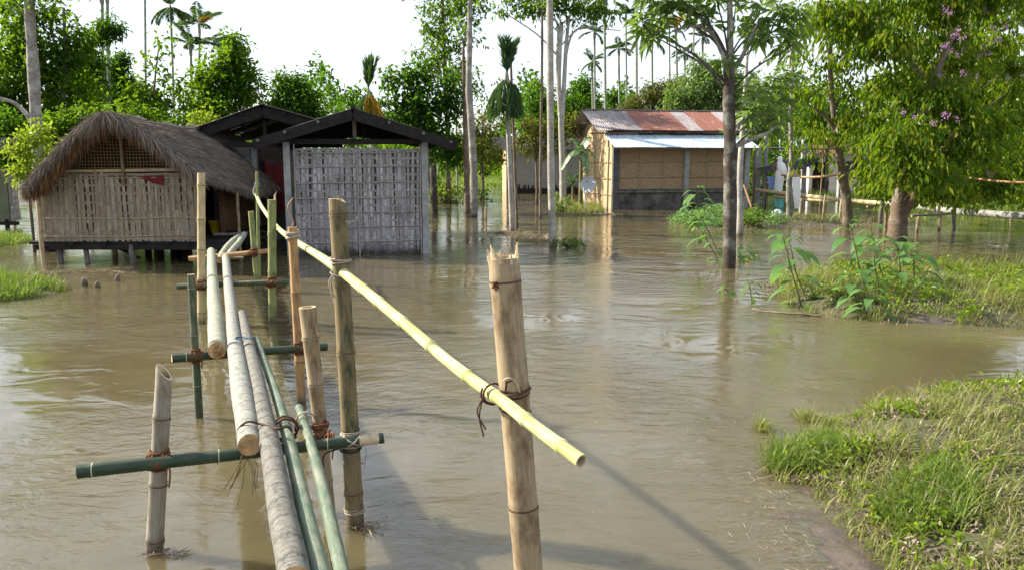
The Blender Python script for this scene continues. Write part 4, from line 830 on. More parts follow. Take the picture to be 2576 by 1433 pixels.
# ---------------------------------------------------------------- outbuilding at the left edge
ob=empty('outbuilding',D(-20,515,22)*[1,1,0],'shadowed outbuilding with dark roof cut off by the left edge','shed')
a=D(-200,500,22); b=D(22,500,22); c2=D(46,500,23.5)
panel('wall',ob,[(a[0],22,.3),(b[0],22,.3),(b[0],22,1.75),(a[0],22,1.75)],.05,plain('wall_greenish',(.13,.14,.09),.9,.3,3))
weave('side_wall',ob,(b[0],22,.3),(c2-b)/np.linalg.norm((c2-b)*[1,1,0])*[1,1,0],np.array([.8,-.6,0]),1.6,1.4,12,7,M['weave_grey'],.05,.01,31)
corr_sheet('roof_sheet',ob,np.array([a[0],23.4,2.6]),np.array([a[0],21.4,1.78]),np.array([c2[0]-a[0]+.25,0,0]),M['tin_dark'],.09,.014)
for x in (b[0]-.1,b[0]-1.2): rod('stilt',ob,(x,22,-.4),(x,22,.35),.06,M['timber'],8)
quadbox('floor_beam',ob,(a[0],22,.24),(b[0]+.2,22,.24),(.1,.1),M['timber'])
# ================================================================= FAR FOOTBRIDGE, POLES, WASHING, PERSON
fb=empty('log_footbridge',Wp(2280,560),'far log footbridge on stakes running under the flowering tree','footbridge')
def fpole(name,pts,ws,mat,par=fb,res=20,z=None,cutm='cutlog'):
    P=smooth_path(pts,res); k=len(P); rad=[pr(P[i],np.interp(i/(k-1),np.linspace(0,1,len(ws)),ws)) for i in range(k)]; mb=MB(); mb.tube(P+rng.normal(0,.004,P.shape),rad,9,0,cap=1); return mb.build(name,[M[mat],M[cutm]],par)
def zp(x,y,d): return D(x,y,d)
dd=lambda x:np.interp(x,[1880,2575],[34,22])
fpole('deck_log',[zp(x,y,dd(x)) for x,y in ((1900,478),(1960,486),(2040,495),(2130,505),(2230,513))],[8,10,11,11,12],'bam_yellow')
fpole('deck_log',[zp(x,y,dd(x)) for x,y in ((1945,494),(2010,501),(2100,507))],[7,9,7],'bam_yellow')
fpole('deck_log',[zp(x,y,dd(x)) for x,y in ((2215,512),(2300,519),(2380,530),(2470,537),(2640,548))],[11,14,17,18,19],'log1')
for x,y0,y1,wd,mt in ((2305,583,546,8,'bam_tan'),(2362,580,532,9,'bam_tan'),(2226,582,512,9,'pole_brown'),(2213,570,505,11,'timber_g'),(2112,556,498,7,'pole_tan'),(2070,560,490,6,'pole_tan'),(2011,550,500,6,'pole_tan'),(1925,520,462,6,'bam_moss'),(2238,572,552,9,'bam_orange'),(2540,555,546,6,'bam_yellow')):
    b=Wp(x,y0); fpole('stake',[b-Z(.4),b+(D(x+4,y1,b[1])-b)*.5,D(x+6,y1,b[1])],[wd,wd*.9],mt,fb,6)
fpole('crossbar',[D(2292,543,22.3),D(2345,541,22.3),D(2392,537,22.6)],[7,6],'timber_g')
fpole('crossbar',[D(2180,520,24),D(2225,516,24.2)],[6,5],'timber_g')
b=Wp(2400,577); fpole('post',[b-Z(.4),D(2401,500,b[1]),D(2402,432,b[1])],[9,10],'timber_g')
fpole('handrail',[D(2336,437,23.8),D(2385,441,22.4),D(2398,443,22.2)],[6,6],'bam_orange'); fpole('handrail',[D(2398,442,22.3),D(2470,452,21.6),D(2530,458,21),D(2640,462,20.5)],[6,6,7],'bam_orange')
fpole('handrail',[D(1965,441,33),D(2010,446,32),D(2070,445,31),D(2140,433,29.5),D(2172,428,29)],[5,6,6,5],'bam_orange'); fpole('handrail',[D(2100,450,30),D(2172,443,29),D(2240,448,27)],[5,5,4],'bam_yellow')
for x0,y0,x1,y1 in ((2352,523,2342,462),(2360,523,2372,458)): d_=23.2; fpole('leaning_stake',[D(x0,y0+14,d_),D(x1,y1,d_)],[7,6],'bam_yellow')
cloth('grey_cloth',[D(2357,458,23.0),D(2374,458,23.0),D(2386,516,23.0),D(2354,505,23.0)],plain('cloth_slate',(.07,.07,.10),.9,.4,6),'dark grey cloth hung over leaning stakes above the log footbridge','cloth',8,.03,seed=5)
cl=lambda px,py,d:D(px,py,d)
cloth('blue_cloth',[cl(1929,444,33.5),cl(1950,445,33.5),cl(1951,474,33.5),cl(1936,480,33.5)],plain('cloth_blue',(.22,.34,.62),.85,.2,6),'light blue cloth hanging on the line left of the woman','cloth',8,.03,seed=3)
cloth('white_cloth',[cl(1990,446,31.6),cl(2012,446,31.6),cl(2016,524,31.4),cl(1998,523,31.4)],plain('cloth_white',(.78,.77,.78),.85,.08,6),'long white cloth hanging over the far handrail','cloth',10,.03,seed=4,ragged=.1)
cloth('turquoise_cloth',[cl(1946,497,33),cl(1972,498,32.8),cl(1970,520,32.8),cl(1948,519,33)],plain('cloth_turquoise',(.20,.62,.56),.85,.15,6),'turquoise cloth hanging below the far log footbridge','cloth',8,.04,seed=6,ragged=.15)
cloth('sack_cloth',[cl(1995,428,32.3),cl(2015,428,32.3),cl(2015,445,32.2),cl(1995,444,32.2)],plain('sack_tan',(.42,.26,.14),.95,.3,6),'brown sackcloth draped above the white cloth','cloth',8,.02,seed=7)
mb=MB(); bnd=Wp(1953,556); Pn=[]
for j in range(13):
    for i in range(20):
        ph=math.pi*j/12; a=2*math.pi*i/20; r=.20*(1+.18*math.sin(3*a+j)+.12*math.sin(7*a-2*j)); Pn.append(bnd+np.array([math.sin(ph)*math.cos(a)*r,math.sin(ph)*math.sin(a)*r*.8,.15+.21*math.cos(ph)*(1+.1*math.sin(5*a))]))
mb.add(Pn,[[j*20+i,j*20+(i+1)%20,(j+1)*20+(i+1)%20,(j+1)*20+i] for j in range(12) for i in range(20)]); tag(mb.build('plastic_bundle',plain('bundle_teal',(.30,.55,.55),.6,.7,9,c2=(.75,.85,.85))),'crumpled turquoise and white bundle among the weeds at the water','bundle')
# black tarp
tp=empty('tarpaulin',D(1980,405,36),'black tarpaulin stretched like a canopy above the woman','tarpaulin')
T=[D(1900,424,35),D(1955,400,36.5),D(2045,392,37),D(2070,394,37),D(2010,428,35.5),D(1960,430,34.8)]; c=np.mean(T,0); mb=MB()
for k in range(6):
    a,b=T[k],T[(k+1)%6]; g_=[[a*(1-s_)*(1-t)+b*s_*(1-t)+c*t-Z(.12*math.sin(math.pi*s_)*(1-t)) for s_ in np.linspace(0,1,7)] for t in np.linspace(0,1,5)]; I=np.arange(35).reshape(5,7); mb.add(np.array(g_).reshape(-1,3),q(I))
mb.build('sheet',plain('tarp_black',(.012,.012,.016),.6,.3,5),tp)
for k in (0,1,3): 
    p=T[k]; rod('pole',tp,p*[1,1,0]-Z(.3),p+Z(.05),.04,M['pole_brown'],7)
# concrete pillars and frame poles near the house end
pg='grey concrete pillars standing behind the washing'
for i,(x,yt,d,wd) in enumerate(((1906,365,36,15),(2118,372,38,13),(2024,350,37,12),(1928,340,36,8))):
    b=D(x,400,d); r=m(wd,d); e=empty('concrete_pillar',b*[1,1,0],['tall square concrete pillar left of the black tarpaulin','concrete pillar right of the brown red cottage','concrete pillar rising behind the black tarpaulin','thin concrete pillar beside the blue cloth'][i],'pillar',pg)
    quadbox('shaft',e,b*[1,1,0]-Z(.4),D(x,yt,d),(r,r),M['concrete'],up=(0,1,0)); quadbox('cap',e,D(x,yt,d),D(x,yt,d)+Z(.06),(r*1.2,r*1.2),M['concrete_d'],up=(0,1,0))
for nm,x0,x1,y,d,r,lab in (('frame_pole',1880,2120,372,36.5,.05,'long horizontal bamboo pole tied across the concrete pillars'),('frame_pole',1840,2000,330,36,.05,'upper horizontal pole beside the tan house roof')):
    mb=MB(); mb.tube(smooth_path([D(x0,y,d),D((x0+x1)/2,y+3,d),D(x1,y+2,d)],12),r,7); tag(mb.build(nm,M['timber_g']),lab,'pole')
b=Wp(1888,535); mb=MB(); mb.box((0,0,0),(.16,.05,1.5),0,None); mb=MB(); a=D(1889,520,27); c=D(1870,466,27.4)
mb.tube([a-Z(.3),a,(a+c)/2,c],[.08,.08,.075,.07],8,flat=.35); tag(mb.build('leaning_board',plain('board_brown',(.30,.17,.09),.85,.4,7)),'brown board leaning against the trunk behind the weeds','board')
# woman in a white sari, seen from behind, stepping along the log
pf=D(1958,489,33.3); HT=1.52
wm=empty('person',pf,'person in a white draped sari with covered head standing on the far log footbridge','person')
def body():
    J=dict(pel=(0,0,.82),wst=(0,.0,.98),chs=(0,.02,1.15),nk=(0,.03,1.30),hd0=(0,.05,1.37),hd1=(0,.06,1.46),ls=(-.15,.02,1.25),le=(-.31,.02,1.03),lw=(-.24,.16,.93),lh=(-.21,.22,.91),rs=(.15,.02,1.25),re=(.22,.10,1.02),rw=(.13,.24,.97),rh=(.10,.30,.97),lp=(-.08,0,.78),lk=(-.09,.06,.42),la=(-.07,-.02,.06),lt=(-.07,.13,.02),rpv=(.08,0,.78),rk=(.09,.10,.43),ra=(.06,.10,.06),rt=(.06,.25,.02))
    E=[('pel','wst'),('wst','chs'),('chs','nk'),('nk','hd0'),('hd0','hd1'),('chs','ls'),('ls','le'),('le','lw'),('lw','lh'),('chs','rs'),('rs','re'),('re','rw'),('rw','rh'),('pel','lp'),('lp','lk'),('lk','la'),('la','lt'),('pel','rpv'),('rpv','rk'),('rk','ra'),('ra','rt')]
    Rr=dict(pel=.13,wst=.11,chs=.12,nk=.048,hd0=.075,hd1=.08,ls=.055,le=.04,lw=.028,lh=.03,rs=.055,re=.04,rw=.028,rh=.03,lp=.085,lk=.055,la=.038,lt=.032,rpv=.085,rk=.055,ra=.038,rt=.032)
    for s_,h in (('l',J['lh']),('r',J['rh'])):
        for k,(dx,dz,L) in enumerate(((-.02,.018,.055),(-.007,.006,.07),(.006,-.004,.075),(.018,-.012,.06),(.03,.03,.045))):
            J[s_+'f%d'%k]=(h[0]+dx,h[1]+L*.5,h[2]+dz); J[s_+'g%d'%k]=(h[0]+dx*1.1,h[1]+L*.8,h[2]+dz-.02); E+=[(s_+'h',s_+'f%d'%k),(s_+'f%d'%k,s_+'g%d'%k)]; Rr[s_+'f%d'%k]=.009; Rr[s_+'g%d'%k]=.007
    K=list(J); me=bpy.data.meshes.new('body'); me.from_pydata([J[k] for k in K],[(K.index(a),K.index(b)) for a,b in E],[]); o=bpy.data.objects.new('body',me); COL.objects.link(o); o.parent=wm
    md=o.modifiers.new('Skin','SKIN'); 
    for k,vv in zip(K,me.skin_vertices[0].data): vv.radius=(Rr[k],Rr[k]); vv.use_root=(k=='pel')
    o.modifiers.new('Sub','SUBSURF').levels=1; o.modifiers['Sub'].render_levels=2; me.materials.append(plain('skin_brown',(.22,.11,.065),.6,.15,12)); return o
body()
def loft(name,secs,mat,n=28,fold=.05,nf=9):
    mb=MB(); th=np.linspace(0,2*math.pi,n,endpoint=False); P=[]
    for k,(x,y,z,rx,ry) in enumerate(secs):
        rr=1+fold*np.sin(nf*th+k*.35)*(.4+.6*k/len(secs)); P.append(np.stack([pf[0]+x+rx*np.cos(th)*rr,pf[1]+y+ry*np.sin(th)*rr,np.full(n,pf[2]+z)+.01*np.sin(th*3+k)],-1))
    mb.add(np.vstack(P),[[k*n+i,k*n+(i+1)%n,(k+1)*n+(i+1)%n,(k+1)*n+i] for k in range(len(secs)-1) for i in range(n)]); return mb.build(name,mat,wm)
sari=plain('sari_white',(.80,.79,.80),.85,.06,5)
loft('sari_skirt',[(0,0,1.0,.135,.11),(0,0,.9,.165,.14),(0,0,.8,.185,.155),(0,.01,.6,.18,.16),(-.01,.02,.4,.17,.16),(-.02,.03,.2,.165,.16),(-.03,.04,.04,.17,.17)],sari,fold=.06,nf=11)
loft('sari_drape',[(.0,.06,1.555,.02,.02),(0,.06,1.54,.07,.075),(0,.05,1.47,.098,.105),(0,.04,1.38,.095,.10),(0,.03,1.31,.10,.09),(.02,.02,1.265,.175,.11),(.05,.0,1.16,.19,.135),(.07,-.02,1.03,.20,.15),(.09,-.03,.9,.19,.16),(.10,-.03,.78,.16,.14)],sari,fold=.035,nf=8)
# ================================================================= VEGETATION
M['leaf_dark']=leaf_mat('leaf_dark',[(.010,.030,.008),(.018,.045,.010),(.015,.038,.012),(.028,.058,.010)],(.17,.38,.012),.46,.005)
M['leaf_mid']=leaf_mat('leaf_mid',[(.018,.05,.008),(.035,.08,.010),(.025,.065,.008),(.06,.10,.012)],(.26,.46,.012),.48,.006)
M['leaf_lime']=leaf_mat('leaf_lime',[(.08,.15,.012),(.12,.19,.02),(.10,.17,.02),(.16,.21,.025)],(.42,.55,.03),.52,.015)
M['leaf_olive']=leaf_mat('leaf_olive',[(.055,.085,.02),(.10,.12,.03),(.07,.09,.02),(.13,.13,.035)],(.25,.27,.03),.45)
M['leaf_pale']=leaf_mat('leaf_pale',[(.07,.13,.04),(.11,.17,.06),(.09,.15,.05),(.15,.20,.07)],(.30,.46,.05),.46,.012)
M['leaf_flower']=leaf_mat('leaf_flower',[(.018,.055,.008),(.035,.085,.008),(.065,.12,.01),(.10,.15,.012),(.20,.21,.015),(.025,.07,.008)],(.27,.43,.012),.48,.008)
M['palm']=leaf_mat('palm_frond',[(.02,.06,.02),(.035,.08,.025),(.05,.10,.03)],(.14,.27,.02),.38,.02)
M['palm_y']=leaf_mat('palm_yellowing',[(.35,.20,.02),(.45,.28,.03),(.30,.22,.03)],(.5,.33,.03),.4)
M['banana']=leaf_mat('banana_leaf',[(.04,.11,.025),(.06,.14,.03),(.05,.12,.03)],(.20,.38,.03),.45,.08)
M['weed']=leaf_mat('weed_leaf',[(.07,.17,.045),(.12,.23,.07),(.09,.19,.05)],(.26,.46,.09),.45,.03)
M['yellow_leaf']=leaf_mat('leaf_yellow',[(.55,.38,.02),(.6,.45,.05)],(.6,.45,.02),.4)
M['petal']=leaf_mat('petal_mauve',[(.42,.18,.40),(.55,.28,.52),(.34,.22,.50)],(.5,.25,.5),.4)
M['grass']=leaf_mat('grass_blade',[(.10,.15,.025),(.20,.23,.05),(.26,.27,.08),(.12,.18,.035),(.30,.28,.13),(.20,.23,.07)],(.38,.42,.10),.45,.012)
M['grass_lush']=leaf_mat('grass_lush',[(.07,.14,.02),(.10,.18,.025),(.15,.21,.04),(.20,.22,.07)],(.30,.42,.05),.45,.012)
M['straw']=leaf_mat('dead_grass',[(.16,.125,.085),(.26,.21,.15),(.34,.29,.22),(.11,.085,.06)],(.2,.16,.1),.2,.005)
M['bark_grey']=bark_mat('bark_grey',(.16,.14,.12),(.30,.28,.25)); M['bark_dark']=bark_mat('bark_dark',(.04,.033,.028),(.095,.078,.064),(.32,.32,.29),.4)
M['bark_pale']=bark_mat('bark_pale',(.26,.24,.21),(.42,.40,.37),(.55,.55,.52),.5); M['bark_brown']=bark_mat('bark_brown',(.10,.072,.05),(.18,.14,.105),(.30,.28,.25),.35)
M['palm_bark']=bark_mat('palm_bark',(.22,.20,.17),(.40,.38,.33),(.52,.52,.48),.55,14); M['palm_green']=bark_mat('palm_bark_green',(.16,.19,.13),(.30,.32,.25),(.42,.42,.38),.4,14)
def unit(a): return a/(np.linalg.norm(a,axis=-1,keepdims=True)+1e-9)
def leafpoly(B,Dr,L,Wd,fold=.25,droop=0.0,up=None):
    """kite leaves folded on the midrib: verts/tris; every leaf its own island"""
    N=len(B); L=np.broadcast_to(L,(N,))[:,None]; Wd=np.broadcast_to(Wd,(N,))[:,None]
    n0=rng.normal(0,.55,(N,3))+(np.array([0,0,1.0]) if up is None else up); s_=unit(np.cross(Dr,n0)); n_=np.cross(s_,Dr)
    dz=np.array([0,0,-1.0])*droop*L
    mid=B+Dr*L*.45+dz*.25; tip=B+Dr*L+dz
    v=np.stack([B,mid+s_*Wd/2+n_*Wd*fold,tip,mid-s_*Wd/2+n_*Wd*fold],1).reshape(-1,3)
    i=np.arange(N)[:,None]*4; return v,np.concatenate([i+np.array([[0,2,1]]),i+np.array([[0,3,2]])])
def sphere_pts(n,pw=.45):
    d=unit(rng.normal(0,1,(n,3))); return d*rng.uniform(0,1,(n,1))**pw
def tree(name,label,cat,d,trunk,tw,clumps,L,ratio,mat,bark,dens=2.4,style='leaf',droop=.35,cl=12,gap=0.0,limbs=True,group=None,twigs=5,fl=None,spreadL=.9,lr=1.0):
    dens*=1.25 if style=='leaf' else 1.1
    bx,by_=trunk[0]; P0=D(bx,by_,d); base=np.array([P0[0],d,0.0])
    root=empty(name,base,label,cat,group); mb=MB()
    tp=[D(x,y,d) for x,y in trunk]; tp=[tp[0]*[1,1,0]+np.array([0,0,min(tp[0][2],0)-.35])]+tp
    P=smooth_path(tp,26); ws=np.interp(np.linspace(0,1,26),np.linspace(0,1,len(tw)),tw); rad=np.array([m(w_,d)/2 for w_ in ws])*(1+.05*rng.standard_normal(26)); rad[0:2]*=1.12
    mb.tube(P,rad,10)
    LV=[];LF=[];off=0
    for c in clumps:
        x,y,rx,ry=c[:4]; dz=c[4] if len(c)>4 else rng.uniform(-.08,.08)*m(rx,d)*4; k=c[5] if len(c)>5 else 1.0
        C=D(x,y,d+dz); R3=np.array([m(rx,d),m((rx+ry)/2,d)*.9,m(ry,d)])
        lp=L*F/d; n=int(dens*k*math.pi*rx*ry/(lp*lp*ratio*.5)); nc=max(3,n//cl)
        cen=sphere_pts(nc)*R3+C
        if gap>0:
            g_=np.array([mnoise.noise(Vector(q_*(1.6/ max(.6,R3.mean())))) for q_ in cen]); cen=cen[g_>np.quantile(g_,gap)]
        nc=len(cen)
        if limbs and len(P)>3 and abs(dz)<4:
            # limb leaves the trunk below the clump
            zc=C[2]-np.linalg.norm((C-P[-1])[:2])*.7; i0=int(np.argmin(np.abs(P[:,2]-min(max(zc,P[8,2]),P[-1,2])))); S0=P[i0]; r0=lr*min(rad[i0]*.5,.012*np.linalg.norm(C-S0)+.008)
            q_=[S0,S0*.6+C*.4+np.array([0,0,.12*np.linalg.norm(C-S0)*(-1 if C[2]<S0[2] else .6)])+rng.normal(0,.06,3)*R3,C]
            mb.tube(smooth_path(q_,9),np.linspace(r0,r0*.4,9),6)
            for t in cen[:twigs]: mb.tube(smooth_path([C,(C+t)/2+rng.normal(0,.08,3)*R3,t],5),np.linspace(r0*.4,r0*.12,5),4)
        if style=='leaf':
            B=np.repeat(cen,cl,0)+rng.normal(0,L*spreadL*.55,(nc*cl,3)); N=len(B)
            Dr=unit(B-np.repeat(cen,cl,0)+rng.normal(0,L*.5,(N,3))+np.array([0,0,-droop*L])); v,f=leafpoly(B,Dr,L*rng.uniform(.55,1.25,N),L*ratio*rng.uniform(.7,1.2,N),.2,droop*.35)
        elif style=='whorl':
            a=np.tile(np.linspace(0,2*math.pi,cl,endpoint=False),nc)+np.repeat(rng.uniform(0,6,nc),cl); ax=np.repeat(unit(rng.normal(0,.3,(nc,3))+np.array([0,0,.8])+unit(cen-C)*.5),cl,0)
            e1=unit(np.cross(ax,[.3,.9,.1])); e2=np.cross(ax,e1); Dr=unit(e1*np.cos(a)[:,None]+e2*np.sin(a)[:,None]+ax*rng.uniform(-.15,.5,(nc*cl,1))); B=np.repeat(cen,cl,0)+Dr*L*.12; N=len(B)
            v,f=leafpoly(B,Dr,L*rng.uniform(.7,1.15,N),L*ratio*rng.uniform(.8,1.2,N),.12,droop,ax)
        elif style=='hang':
            az=rng.uniform(0,2*math.pi,nc); tw_=np.stack([np.cos(az),np.sin(az),np.full(nc,-.25)],-1); t=np.tile(np.linspace(0,1,cl),nc)
            B=np.repeat(cen,cl,0)+np.repeat(tw_,cl,0)*(t*L*2.6)[:,None]+np.array([0,0,-.8*L])*(t**2)[:,None]+rng.normal(0,L*.12,(nc*cl,3)); N=len(B)
            Dr=unit(np.array([0,0,-1.0])+np.repeat(tw_,cl,0)*.3+rng.normal(0,.42,(N,3))); v,f=leafpoly(B,Dr,L*rng.uniform(.4,1.15,N),L*ratio*rng.uniform(.6,1.1,N),.15,.05,unit(rng.normal(0,1,(N,3))))
        LV.append(v);LF.append(f+off);off+=len(v)
    mb.build('trunk',bark,root)
    cm=MB(); cm.add(np.vstack(LV),np.vstack(LF),0,None,False); cm.build('crown',mat,root)
    return root
LAB='tree'
# ---- left side
tree('broadleaf_tree','tall dark broadleaf tree at the left edge, tallest mass behind the thatched hut',LAB,30,[(140,430),(150,300),(165,170),(160,20)],[26,20,14,6],[(50,140,95,95),(155,215,95,80),(20,245,70,80),(80,40,80,50,0,.5),(180,120,60,55),(90,300,110,60),(20,20,50,50,0,.6),(130,30,30,30,0,.3)],.24,.5,M['leaf_mid'],M['bark_dark'],5.0,gap=.12)
tree('bamboo_clump','feathery bamboo clump with an arching tip left of the twin palm trunks',LAB,33,[(215,430),(225,250),(235,100),(262,48)],[8,7,5,3],[(225,150,40,45),(215,220,55,55),(245,90,28,30),(275,60,30,22),(292,82,18,18),(190,170,40,50)],.22,.3,M['leaf_dark'],M['bark_brown'],4.5,droop=.7)
tree('evergreen_tree','dense blackish green tree behind the twin bare palm trunks',LAB,38,[(300,430),(300,300),(302,200)],[20,16,8],[(300,250,65,60),(290,190,38,45),(325,310,60,50),(305,150,22,25)],.2,.4,M['leaf_dark'],M['bark_dark'],6)
tree('sapling_tree','sparse young tree with airy leaves between two slim palms',LAB,28,[(395,430),(385,320),(388,220),(400,110)],[10,8,6,3],[(372,165,32,30,0,.5),(425,110,28,26,0,.5),(410,150,26,30,0,.4),(350,240,55,45),(430,230,50,45,0,.8),(330,190,20,26,0,.5),(390,280,80,40)],.22,.5,M['leaf_mid'],M['bark_brown'],2.6,gap=.2)
tree('broadleaf_tree','bright green round crowned tree behind the thatched ridge and black roof',LAB,30,[(560,430),(562,320),(556,240),(560,150)],[16,12,9,5],[(560,180,70,65),(605,150,45,50),(520,230,55,60),(600,235,60,55),(545,275,80,40),(620,205,40,40),(500,290,50,40),(580,110,28,25)],.23,.5,M['leaf_mid'],M['bark_dark'],4.6,gap=.18)
tree('broadleaf_tree','small dark tree right of the black roof ridge against white sky',LAB,34,[(735,420),(732,330),(728,250)],[12,9,5],[(718,225,48,45),(765,250,45,40),(730,280,70,35),(690,265,28,40),(795,285,25,20),(745,205,25,20)],.2,.45,M['leaf_dark'],M['bark_dark'],5,gap=.12)
tree('broadleaf_shrub','lime green sunlit shrub at the left eave of the thatched hut','shrub',17.2,[(72,470),(68,420),(66,370)],[8,6,4],[(62,365,48,38),(85,415,48,32),(45,440,38,28),(95,335,40,28),(125,390,40,40,1.5)],.13,.5,M['leaf_lime'],M['bark_brown'],3.2,gap=.12)
HG='green shrubs behind the thatched hut'
for i,(x,y,rx,ry,mt,d,lb) in enumerate(((215,310,75,45,'leaf_mid',25,'rounded green shrub above the left roof slope of the thatched hut'),(330,300,70,50,'leaf_mid',26,'green shrub behind the thatched ridge crest'),(440,320,60,45,'leaf_dark',27,'darker shrub behind the middle of the thatched ridge'),(130,340,60,60,'leaf_mid',25,'green shrub beside the leaning grey trunk at left'),(515,305,35,30,'leaf_lime',26,'lime shrub at the far end of the thatched ridge'),(25,330,50,60,'leaf_dark',26,'dark shrub against the left picture edge'))):
    tree('broadleaf_shrub',lb,'shrub',d,[(x,440),(x,y+20)],[8,5],[(x,y,rx,ry),(x-rx*.5,y+25,rx*.7,ry*.7),(x+rx*.5,y+25,rx*.7,ry*.8),(x,y+60,rx*1.2,ry)],.18,.5,M[mt],M['bark_brown'],4.2,gap=.1,group=HG)
# grey leaning trunk at left
tree('lone_tree','tall leaning grey trunk in front of the left trees with its crown above the frame',LAB,18.5,[(100,470),(92,330),(84,180),(76,60),(72,-60)],[31,29,27,25,22],[(40,25,60,25,0,.25),(100,-40,140,40,0,1),(130,15,35,20,0,.3)],.2,.4,M['leaf_mid'],M['bark_grey'],1.2)
mb=MB(); mb.tube(smooth_path([D(84,312,18.5),D(60,280,18.5),D(25,255,18.4),D(-40,243,18.2)],10),[.075,.065,.055,.05,.048,.045,.04,.04,.04,.04],7); o=[x for x in bpy.data.objects if x.name.startswith('lone_tree')][0]; mb.build('limb',M['bark_grey'],o)
# ---- centre
tree('broadleaf_tree','dark spreading tree right of the grey woven hut roof',LAB,30,[(1092,500),(1085,400),(1060,300),(1040,220)],[20,17,12,6],[(1010,215,50,40),(1060,190,45,35),(1090,260,60,55),(1030,280,55,50),(965,195,24,18,0,.7),(1140,230,45,55),(1080,330,70,45),(1130,370,50,50),(900,235,45,14,0,.7),(970,260,35,25,0,.7)],.24,.5,M['leaf_dark'],M['bark_dark'],4.2,gap=.18)
tree('tall_tree','tall thin feathery tree rising out of frame right of the white sky gap',LAB,36,[(1128,500),(1125,300),(1118,150),(1110,-40)],[15,13,11,7],[(1100,40,50,45),(1160,30,55,40),(1065,70,32,28,0,.5),(1120,120,60,45),(1185,100,40,35,0,.5),(1090,175,50,35),(1160,190,50,40,0,.7),(1120,-20,100,30),(1050,125,24,20,0,.5),(1190,240,35,30,0,.6),(1215,15,35,22,0,.4)],.24,.42,M['leaf_mid'],M['bark_brown'],2.5,gap=.25)
tree('understory_tree','mixed green small tree behind the two grey bare trunks',LAB,40,[(1215,470),(1212,380),(1215,300)],[9,7,5],[(1200,330,55,55),(1240,290,40,40,0,.6),(1165,380,50,50),(1235,380,45,50,0,.8),(1250,220,30,25,0,.2)],.22,.45,M['leaf_olive'],M['bark_brown'],2.8,gap=.2)
for i,(x,pts,ws,d,lb) in enumerate(((1190,[(1192,557),(1192,450),(1186,330),(1179,220),(1181,100),(1182,-40)],[22,21,19,18,14,10],28,'thick pale grey bare trunk in the water right of the grey woven hut'),(1172,[(1176,545),(1172,400),(1168,250),(1165,120)],[16,15,11,7],29.5,'darker bare trunk just behind the pale grey trunk'))):
    tree('bare_trunk_tree',lb,LAB,d,pts,ws,[(1175+i*10,-20,70,26,0,.8),(1150,60,30,20,0,.4)],.22,.42,M['leaf_mid'],M['bark_grey' if i==0 else 'bark_brown'],1.2)
tree('fork_tree','pale multi stemmed tree with an umbrella crown at the top centre',LAB,33,[(1416,500),(1414,400),(1410,300),(1405,200),(1412,60)],[20,18,15,12,9],[(1330,18,65,20),(1400,10,60,22),(1465,22,55,22),(1260,28,28,14,0,.6),(1520,35,40,28,0,.8),(1380,-25,160,25),(1440,50,35,14,0,.5)],.24,.4,M['leaf_mid'],M['bark_pale'],3.0)
fk=[x for x in bpy.data.objects if x.name.startswith('fork_tree')][0]
for pts,ws in (([(1411,330),(1418,220),(1424,110),(1432,40)],[13,11,9,6]),([(1408,240),(1400,160),(1404,70),(1385,45),(1350,40)],[9,8,7,5,4]),([(1421,150),(1440,85),(1480,72),(1560,78)],[6,5,3,2])):
    P=smooth_path([D(x,y,33) for x,y in pts],16); mb=MB(); mb.tube(P,[m(w_,33)/2 for w_ in np.interp(np.linspace(0,1,16),np.linspace(0,1,len(ws)),ws)],7); mb.build('stem',M['bark_pale'],fk)
tree('slim_tree','thin straight trunk between the ringed palm and the thick mossy trunk',LAB,27,[(1358,590),(1360,350),(1363,150),(1363,-30)],[8,7,7,5],[(1363,10,50,16,0,.4),(1350,200,10,12,0,.3)],.2,.4,M['leaf_mid'],M['bark_brown'],1.2)
tree('mossy_trunk_tree','tall straight mossy trunk standing in the water by the small floating bush',LAB,18.3,[(1391,622),(1386,450),(1384,250),(1383,80),(1382,-60)],[20,19,18,17,15],[(1382,-60,120,20,0,.4)],.2,.4,M['leaf_mid'],M['palm_bark'],1)
tree('olive_bush_tree','olive leaved scrub tree above the small grey shed',LAB,36,[(1350,470),(1348,400),(1345,330)],[8,6,4],[(1335,320,50,30),(1395,335,60,34),(1360,370,60,25),(1310,355,35,30,0,.6),(1440,310,30,45,0,.6)],.2,.42,M['leaf_olive'],M['bark_brown'],2.8,gap=.2)
for x,y,rx,ry,d,lb in ((1365,262,45,50,58,'dark rounded tree left of the mossy trunk far behind the shed'),(1468,225,38,40,60,'dark bamboo like tree crest above the rusty roof'),(1440,290,60,50,56,'dark tree mass directly behind the fork tree stems'),(1545,245,24,18,62,'tiny dark tree crest right of the bamboo like tree')):
    tree('background_tree',lb,LAB,d,[(x,420),(x,y)],[12,6],[(x,y,rx,ry),(x-15,y+50,rx,ry),(x+18,y+55,rx,ry)],.36,.4,M['leaf_dark'],M['bark_dark'],5,group='dark background trees')
tree('bamboo_grove','yellowish green feathery bamboo grove behind the rusty roof',LAB,48,[(1640,420),(1640,260)],[5,4],[(1600,262,35,22),(1650,235,45,32),(1690,262,45,35),(1625,285,70,25),(1570,280,25,14),(1700,215,30,25)],.26,.28,M['leaf_olive'],M['bark_brown'],3.6,droop=.8)
tree('broadleaf_tree','full green tree behind the right end of the rusty roof',LAB,42,[(1765,430),(1765,300),(1768,200)],[16,12,6],[(1735,235,55,50),(1800,205,50,55),(1770,170,40,28),(1700,260,40,35),(1830,250,50,45),(1770,275,90,30),(1850,190,30,30,0,.7)],.26,.42,M['leaf_pale'],M['bark_brown'],4.6,gap=.1)
